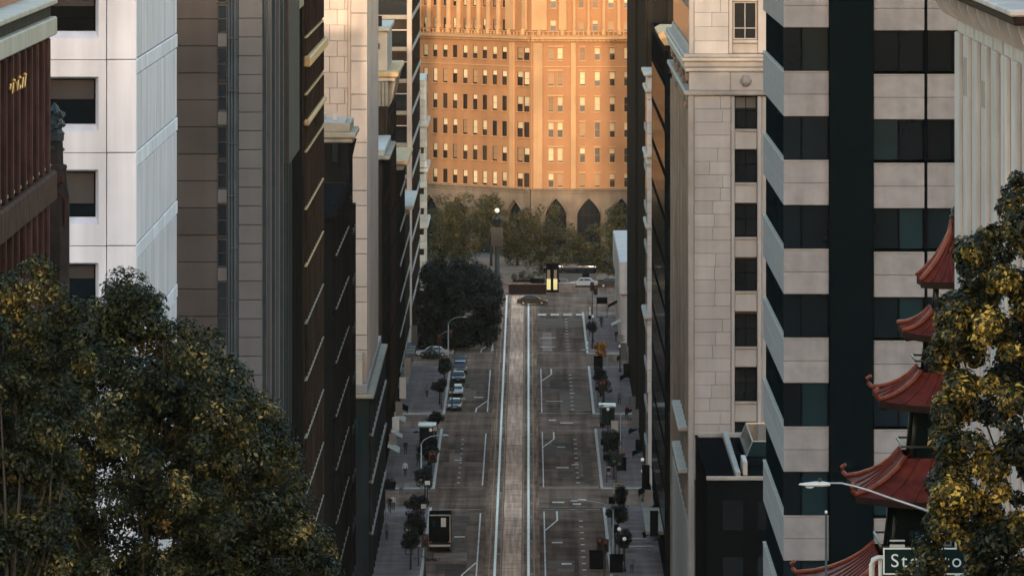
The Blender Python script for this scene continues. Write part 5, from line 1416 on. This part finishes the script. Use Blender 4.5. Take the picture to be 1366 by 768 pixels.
# boxes along the kerbs
def newsbox(x, d, m, label, h=1.15, w=.55):
    r0 = empty('newspaper_box', (x, d, GZ+.15), 0, label, 'newspaper box', 'newspaper boxes')
    b5 = lambda nm, x0, x1, y0, y1, z0, z1, mm, bv=.03: link(nm, bevel_box_mesh(x1-x0, y1-y0, z1-z0, K[mm], bv), r0, ((x0+x1)/2, (y0+y1)/2, (z0+z1)/2))
    b5('body', -w/2, w/2, -.25, .25, .25, h, m); b5('window', -w/2+.08, w/2-.08, -.27, -.25, h*.55, h-.12, 'glass_dark', 0)
    for sx in (-1, 1): b5('leg', sx*(w/2-.08)-.04, sx*(w/2-.08)+.04, -.2, .2, 0, .25, 'black_metal', 0)
    b5('handle', -.12, .12, -.3, -.27, h*.5-.03, h*.5, 'steel', 0)
news = [(-15.6, 800, 'steel_pale', 'pale newspaper box against the podium wall, farthest of its row'), (-15.5, 797, 'near_black', 'black newspaper box against the podium wall, second of its row'), (-15.5, 793, 'white_sign', 'white newspaper box against the podium wall'),
        (-15.6, 780, 'steel', 'grey newspaper box by the lower podium wall'), (-15.6, 777, 'car_blue', 'blue newspaper box by the lower podium wall'), (9.0, 880, 'white_sign', 'white newspaper box on the right kerb by the kiosk'), (9.0, 876, 'near_black', 'black newspaper box on the right kerb by the kiosk'),
        (9.1, 848, 'car_red', 'red newspaper box on the right kerb'), (9.0, 845, 'steel', 'grey newspaper box on the right kerb next to the red one'), (-11.3, 852, 'white_sign', 'white newspaper box at the left kerb'), (-11.3, 857, 'near_black', 'black newspaper box at the left kerb'), (-12.0, 921, 'steel_pale', 'pale newspaper box at the left crossing')]
for x, d_, m, lab in news: newsbox(x, d_, m, lab)
def cabinet(x, d, label, w=1.5, h=1.7, m='near_black'):
    r0 = empty('signal_cabinet', (x, d, GZ+.15), 0, label, 'utility box', 'signal cabinets')
    b6 = lambda nm, x0, x1, y0, y1, z0, z1, mm, bv=.03: link(nm, bevel_box_mesh(x1-x0, y1-y0, z1-z0, K[mm], bv), r0, ((x0+x1)/2, (y0+y1)/2, (z0+z1)/2))
    b6('plinth', -w/2-.05, w/2+.05, -.4, .4, 0, .12, 'sidewalk'); b6('cabinet', -w/2, w/2, -.35, .35, .12, h, m); b6('door', -w/2+.06, -.02, -.38, -.35, .2, h-.1, m, .01); b6('door', .02, w/2-.06, -.38, -.35, .2, h-.1, m, .01); b6('lid', -w/2-.06, w/2+.06, -.42, .42, h, h+.07, m)
cabinet(PX(797, 741), 741, 'black signal cabinet at the bottom of the right kerb', 1.6, 1.9); cabinet(PX(822, 738), 738, 'second black signal cabinet at bottom right behind the globe lamps', 1.3, 1.8)
cabinet(PX(557, 776), 776, 'dark cabinet on the left pavement beside the box truck', 1.2, 1.6); cabinet(PX(798, 1008), 1008, 'dark cabinet below the orange tree', 1.2, 1.7); cabinet(PX(829, 852), 852, 'dark cabinet on the right pavement above the information board', 1.1, 1.5)
def planter(x, d, label, w=1.6, h=.75, m='near_black'):
    r0 = empty('planter', (x, d, GZ+.15), 0, label, 'planter', 'planters')
    m1 = MB(); m1.add([(-w/2*.85, -.5, 0), (w/2*.85, -.5, 0), (w/2*.85, .5, 0), (-w/2*.85, .5, 0), (-w/2, -.6, h), (w/2, -.6, h), (w/2, .6, h), (-w/2, .6, h)], [(0,3,2,1),(0,1,5,4),(1,2,6,5),(2,3,7,6),(3,0,4,7)])
    m1.box(-w/2*.95, w/2*.95, -.55, .55, h-.1, h-.04); m1.build('tub', K[m], r0)
    rng = np.random.default_rng(int(d)); C = rng.uniform([-w/2*.8, -.4, h], [w/2*.8, .4, h+.35], (8, 3)); link('plant', leaf_mesh('plant', leaves(rng, C, np.full(8, .28), 420, .16), K['leaf_dark']), r0)
planter(PX(868, 772), 772, 'black planter against the building at lower right', 1.7); planter(PX(520, 830), 830, 'black planter by the left building wall', 1.4); planter(PX(848, 1085), 1085, 'planter far up the right pavement', 1.6)
def bench(x, d, label, L=3.2):
    r0 = empty('stone_bench', (x, d, GZ+.15), 0, label, 'bench', 'stone benches')
    b7 = lambda nm, x0, x1, y0, y1, z0, z1, mm, bv=.04: link(nm, bevel_box_mesh(x1-x0, y1-y0, z1-z0, K[mm], bv), r0, ((x0+x1)/2, (y0+y1)/2, (z0+z1)/2))
    b7('seat', -L/2, L/2, -.4, .4, .38, .55, 'coping'); b7('support', -L/2+.2, -L/2+.6, -.3, .3, 0, .38, 'coping'); b7('support', L/2-.6, L/2-.2, -.3, .3, 0, .38, 'coping')
bench(PX(851, 768), 768, 'upper of two long pale stone benches on the right pavement'); bench(PX(850, 760), 760, 'lower of two long pale stone benches on the right pavement')

# ------------------------------------------------------------------ people
def person(x, d, rz, top, legs, label, pose='walk', hold=None, hgt=1.74, zz=None, hair='hair'):
    """one continuous skinned body: joints as connected edges with radii"""
    st = .22 if pose == 'walk' else .06
    J = {'pelvis': (0, 0, .95, .15, .12), 'waist': (0, 0, 1.12, .135, .11), 'chest': (0, .01, 1.33, .17, .12), 'neckb': (0, .01, 1.47, .09, .08), 'neck': (0, .02, 1.54, .055, .055), 'head': (0, .03, 1.63, .082, .10), 'crown': (0, .02, 1.71, .07, .085),
         'hipL': (-.10, 0, .90, .10, .10), 'kneeL': (-.11, st*.55+.03, .50, .065, .07), 'ankL': (-.11, st*.9-.02, .10, .045, .05), 'toeL': (-.12, st*.9+.16, .04, .045, .035),
         'hipR': (.10, 0, .90, .10, .10), 'kneeR': (.11, -st*.25+.04, .50, .065, .07), 'ankR': (.11, -st-.02, .12, .045, .05), 'toeR': (.12, -st+.15, .05, .045, .035),
         'shL': (-.19, .01, 1.42, .07, .07), 'elL': (-.25, -st*.5, 1.14, .05, .05), 'wrL': (-.25, -st*.4+.08, .90, .035, .035), 'hdL': (-.25, -st*.4+.11, .81, .04, .03),
         'shR': (.19, .01, 1.42, .07, .07), 'elR': (.25, st*.5, 1.14, .05, .05), 'wrR': (.25, st*.6+.10, .92, .035, .035), 'hdR': (.25, st*.6+.14, .83, .04, .03)}
    E = [('pelvis','waist'),('waist','chest'),('chest','neckb'),('neckb','neck'),('neck','head'),('head','crown'),('pelvis','hipL'),('hipL','kneeL'),('kneeL','ankL'),('ankL','toeL'),('pelvis','hipR'),('hipR','kneeR'),('kneeR','ankR'),('ankR','toeR'),
         ('chest','shL'),('shL','elL'),('elL','wrL'),('wrL','hdL'),('chest','shR'),('shR','elR'),('elR','wrR'),('wrR','hdR')]
    ks = list(J); me = bpy.data.meshes.new('body'); me.from_pydata([J[k][:3] for k in ks], [(ks.index(a), ks.index(c)) for a, c in E], [])
    o = bpy.data.objects.new('tmp_body', me); COL.objects.link(o)
    o.modifiers.new('s', 'SKIN'); sb = o.modifiers.new('u', 'SUBSURF'); sb.levels = 1; sb.render_levels = 1
    for i, k in enumerate(ks):
        sv = me.skin_vertices[0].data[i]; sv.radius = J[k][3:5]; sv.use_root = (k == 'pelvis')
    dg = bpy.context.evaluated_depsgraph_get(); dg.update()
    out = bpy.data.meshes.new_from_object(o.evaluated_get(dg)); bpy.data.objects.remove(o)
    out.materials.clear()
    for k in (top, legs, 'skin', 'rubber', hair): out.materials.append(K[k])
    for p in out.polygons:
        c = p.center
        p.material_index = 0 if c.z > .92 else (1 if c.z > .10 else 3)
        if c.z > 1.50 or (abs(c.x) > .19 and c.z < .90 and c.z > .7): p.material_index = 2
        if c.z > 1.655 or (c.z > 1.56 and c.y < -.01): p.material_index = 4
        p.use_smooth = True
    r0 = empty('person', (x, d, GZ+.15 if zz is None else zz), rz, label, 'person'); s = hgt/1.78
    bd = link('body', out, r0); bd.scale = (s, s, s)
    if hold:
        m = MB(); m.box(.19, .33, st*.6-.05, st*.6+.30, .42, .80); m.tube([(.26, st*.6+.0, .80), (.26, st*.6+.14, .86), (.26, st*.6+.26, .80)], [.012]*3, 6); bg_ = m.build('carried_bag', K[hold]); bg_.parent = None
        bg_.location = r0.location; bg_.rotation_euler = r0.rotation_euler
        tag(bg_, 'black bag in the hand of the walker in a tan coat', 'bag')
    return r0
person(PX(520, 802), 802, PI*.95, 'coat_black', 'trousers', 'person in a black coat walking along the left pavement by the podium', hgt=1.8)
person(PX(524.5, 804), 804, PI*1.0, 'shirt_white', 'trousers', 'person in a white shirt walking next to the black coat', hgt=1.76)
person(PX(535, 822), 822, .1, 'coat_grey', 'jeans', 'person in a grey jacket walking away on the left pavement')
person(PX(832, 866), 866, PI*.9, 'coat_tan', 'trousers', 'person in a tan coat walking on the right pavement past the kiosk', hold='near_black')
person(PX(836, 926), 926, .2, 'coat_red', 'trousers', 'person in a dark red jacket at the right crossing')
person(PX(822, 1060), 1060, PI, 'coat_black', 'jeans', 'person in black far up the right pavement beside the pale wall', 'stand')
person(PX(843, 738), 738, PI, 'coat_grey', 'trousers', 'person in grey beside the globe lamps at the bottom right', 'stand')
person(PX(541, 874), 874, PI, 'coat_black', 'trousers', 'person in dark clothes standing on the left pavement near the glass shelter', 'stand')
# slim posts near the far crossing
for i, (x, d_, lab) in enumerate([(657, 1046, 'short white post beside the left slot at the far crossing'), (787, 1113, 'pale kerb post at the far right corner'), (783.5, 1040, 'white kerb post right of the far crossing line')]):
    r0 = empty('bollard', (PX(x, d_), d_, GZ+.014 if KL < PX(x, d_) < KR else GZ+.15), 0, lab, 'bollard', 'white posts')
    m = MB(); m.lathe([(.16, 0), (.16, .1), (.11, .15), (.10, 1.3), (.13, 1.34), (.13, 1.44), (0, 1.5)], 10); m.build('post', K['white_sign'], r0, True)
    m = MB(); m.lathe([(.113, .9), (.113, 1.05)], 10); m.build('reflective_band', K['steel'], r0, True)

# ------------------------------------------------------------------ rows of pavement trees, signs and people that crowd the kerbs
ORD = ['first', 'second', 'third', 'fourth', 'fifth', 'sixth', 'seventh', 'eighth', 'ninth', 'tenth']
random.seed(77)
for side, xs_, dl in (('left', -11.5, [742, 772, 786, 818, 846, 866, 894, 948, 984]), ('right', 9.3, [750, 774, 792, 842, 858, 872, 950, 960, 1048])):
    for i, d_ in enumerate(dl):
        hh = random.uniform(1.8, 3.2); rx = random.uniform(.9, 1.5)
        round_tree('kerb_tree', '%s small dark tree from the bottom in the %s kerb row' % (ORD[i], side), xs_+random.uniform(-.4, .5), d_, GZ+.15+hh, rx, random.uniform(.9, 1.5), 26, (.3, .55), 2600, .24, 'leaf_dark', 300+i+(50 if side == 'left' else 0), 'small trees along the kerbs', zg=GZ+.15)
def post_sign(x, d, label, w=.5, h=.7, z=2.3, m='white_sign'):
    r0 = empty('pole_sign', (x, d, GZ+.15), 0, label, 'sign', 'signs on poles')
    m1 = MB(); m1.tube([(0, 0, 0), (0, 0, z+h)], [.05, .05], 8); m1.build('pole', K['black_metal'], r0, True)
    link('plate', bevel_box_mesh(w, .05, h, K[m], .01), r0, (0, -.07, z+h/2)); link('backing', bevel_box_mesh(w+.1, .03, h+.1, K['black_metal'], .01), r0, (0, -.02, z+h/2))
for side, xs_, dl in (('left', -10.95, [745, 783, 812, 848, 880, 942, 972]), ('right', 8.75, [756, 786, 838, 864, 888, 944, 976, 1072])):
    for i, d_ in enumerate(dl):
        post_sign(xs_, d_, '%s small pole sign from the bottom on the %s kerb' % (ORD[i], side), random.uniform(.35, .8), random.uniform(.3, .8), random.uniform(1.8, 2.6), random.choice(['white_sign', 'steel', 'near_black', 'near_black']))
coats = ['coat_black', 'coat_black', 'coat_grey', 'coat_tan', 'shirt_white']
who = {'coat_black': 'black coat', 'coat_grey': 'grey coat', 'coat_tan': 'tan coat', 'shirt_white': 'white shirt'}
for i, (x, d_, c, t) in enumerate([(-14.6, 772, 'coat_grey', 'person in a grey coat walking on the lowest left pavement'), (-13.9, 846, 'shirt_white', 'person in a white shirt halfway up the left pavement'), (-12.6, 858, 'coat_black', 'person in a black coat halfway up the left pavement'),
     (10.4, 880, 'coat_black', 'person in a black coat just beyond the grey kiosk'), (10.2, 806, 'coat_black', 'person in a black coat beside the printed board'), (11.5, 948, 'coat_grey', 'person in a grey coat beyond the right crossing'),
     (-13.0, 960, 'coat_tan', 'person in a tan coat on the left pavement by the parked white car'), (10.6, 1090, 'coat_black', 'person in a black coat by the far right corner')]):
    person(x, d_, random.choice([0, PI])+random.uniform(-.3, .3), c, 'trousers', t, hgt=random.uniform(1.66, 1.84))
# hedges and a bus on the plaza
def hedge(x0, x1, d, label, h=1.5):
    rng = np.random.default_rng(int(d*7+x0)); L = x1-x0
    r0 = empty('hedge', ((x0+x1)/2, d, GZ+.12), 0, label, 'hedge', 'hedges on the plaza')
    n = int(L*3); C = rng.uniform([-L/2, -.5, .4], [L/2, .5, h-.3], (n, 3)); link('foliage', leaf_mesh('foliage', leaves(rng, C, np.full(n, .4), n*60, .3), K['leaf_plaza']), r0)
    m1 = MB(); m1.box(-L/2, L/2, -.7, .7, 0, .35); m1.build('planter_box', K['soffit_brown'], r0)
hedge(PX(570, 1197), PX(655, 1197), 1197, 'long plaza hedge behind the huge dark tree', 2.2); hedge(PX(684, 1196), PX(728, 1196), 1196, 'plaza hedge left of the lit yellow panels', 1.9); hedge(PX(778, 1196), PX(832, 1196), 1196, 'plaza hedge at right below the tall arch', 2.3)
r0 = empty('bus', (PX(760, 1189), 1189, GZ+.02), 0, 'dark bus passing behind the grey utility box', 'bus')
bb = lambda nm, x0, x1, y0, y1, z0, z1, m, bv=.05: link(nm, bevel_box_mesh(x1-x0, y1-y0, z1-z0, K[m], bv), r0, ((x0+x1)/2, (y0+y1)/2, (z0+z1)/2))
bb('body', -4.2, 4.2, -1.2, 1.2, .4, 2.0, 'car_grey', .12); bb('upper_body', -4.15, 4.15, -1.15, 1.15, 2.0, 2.75, 'near_black', .05); bb('roof', -4.2, 4.2, -1.2, 1.2, 2.75, 3.0, 'car_grey', .12)
for i in range(6): bb('window', -3.9+i*1.3, -2.75+i*1.3, -1.19, -1.15, 2.05, 2.7, 'car_glass', 0)
bb('door', 2.0, 3.1, -1.23, -1.2, .5, 1.95, 'near_black', .01)
for xq in (-2.8, 2.6):
    for sy in (-1, 1):
        w = link('wheel', wheel_m, r0, (xq, sy*1.1, .45), PI/2); w.scale = (1.2, 1.35, 1.35); link('rim', rim_m, w)

# ------------------------------------------------------------------ shopfronts: awnings and hanging signs, each a thing of its own on the walls
random.seed(51)
def awning(side, d, L, m, label):
    X0 = XL+.45 if side < 0 else XR-.35
    r0 = empty('awning', (X0, d, GZ+2.9), 0, label, 'awning', 'awnings over the shopfronts'); s = 1 if side < 0 else -1
    m1 = MB(); m1.add([(0, 0, .9), (s*1.3, 0, .25), (s*1.3, L, .25), (0, L, .9), (0, 0, .84), (s*1.3, 0, .19), (s*1.3, L, .19), (0, L, .84)], [(0,1,2,3),(4,7,6,5),(0,4,5,1),(1,5,6,2),(2,6,7,3),(3,7,4,0)]); m1.build('canvas', K[m], r0)
    m1 = MB(); m1.box(s*1.28-.02, s*1.28+.02, 0, L, -.05, .19); m1.build('valance', K[m], r0)
    m1 = MB(); m1.tube([(0, .1, .1), (s*1.25, .1, .2)], [.02, .02], 6); m1.tube([(0, L-.1, .1), (s*1.25, L-.1, .2)], [.02, .02], 6); m1.build('bracket', K['black_metal'], r0)
def blade(side, d, m, h, label):
    X0 = XL+.45 if side < 0 else XR-.35; s = 1 if side < 0 else -1
    r0 = empty('hanging_sign', (X0, d, GZ+4.2), 0, label, 'sign', 'signs hanging from the facades')
    m1 = MB(); m1.box(min(s*.25, s*1.05), max(s*.25, s*1.05), -.08, .08, 0, h); m1.build('panel', K[m], r0)
    m1 = MB(); m1.tube([(0, 0, h-.2), (s*1.05, 0, h-.2)], [.03, .03], 6); m1.tube([(0, 0, .2), (s*.3, 0, .2)], [.03, .03], 6); m1.build('bracket', K['black_metal'], r0)
cn = {'coat_red': 'dark red', 'coping': 'pale', 'pagoda_wall': 'dark green', 'coat_grey': 'grey', 'white_sign': 'white', 'orange_fab': 'orange', 'near_black': 'black'}
for side, nm, dl in ((-1, 'left', [842, 862, 884, 900]), (1, 'right', [738, 772, 790, 838, 868, 896, 950, 984, 1050, 1090])):
    for i, d_ in enumerate(dl):
        m = random.choice(['pagoda_wall', 'coping', 'pagoda_wall', 'coat_grey']); awning(side, d_, random.uniform(4, 8), m, '%s awning, %s from the bottom along the %s shopfronts' % (cn[m], ORD[i], nm))
for side, nm, dl in ((-1, 'left', [840, 858, 880, 906, 942, 966, 998]), (1, 'right', [734, 766, 786, 834, 862, 890, 940, 970, 1004])):
    for i, d_ in enumerate(dl):
        m = random.choice(['white_sign', 'coping', 'near_black', 'near_black', 'coat_grey', 'coping']); blade(side, d_, m, random.uniform(.9, 2.6), '%s hanging sign, %s from the bottom on the %s facades' % (cn[m], ORD[i], nm))

# ------------------------------------------------------------------ the evening air: one closed box of thin pale haze round the whole scene
mb = MB(); mb.box(-4200, 4200, -4200, 9200, -77, 60)
hz = mb.build('haze', []); tag(hz, kind='stuff')
hm = bpy.data.materials.new('haze'); hm.use_nodes = True; hn = hm.node_tree; hn.nodes.clear()
ho = hn.nodes.new('ShaderNodeOutputMaterial'); hv = hn.nodes.new('ShaderNodeVolumePrincipled')
hv.inputs['Color'].default_value = (1.0, .84, .66, 1); hv.inputs['Density'].default_value = .00002; hv.inputs['Anisotropy'].default_value = 0.0
hn.links.new(hv.outputs[0], ho.inputs['Volume']); hz.data.materials.append(hm)
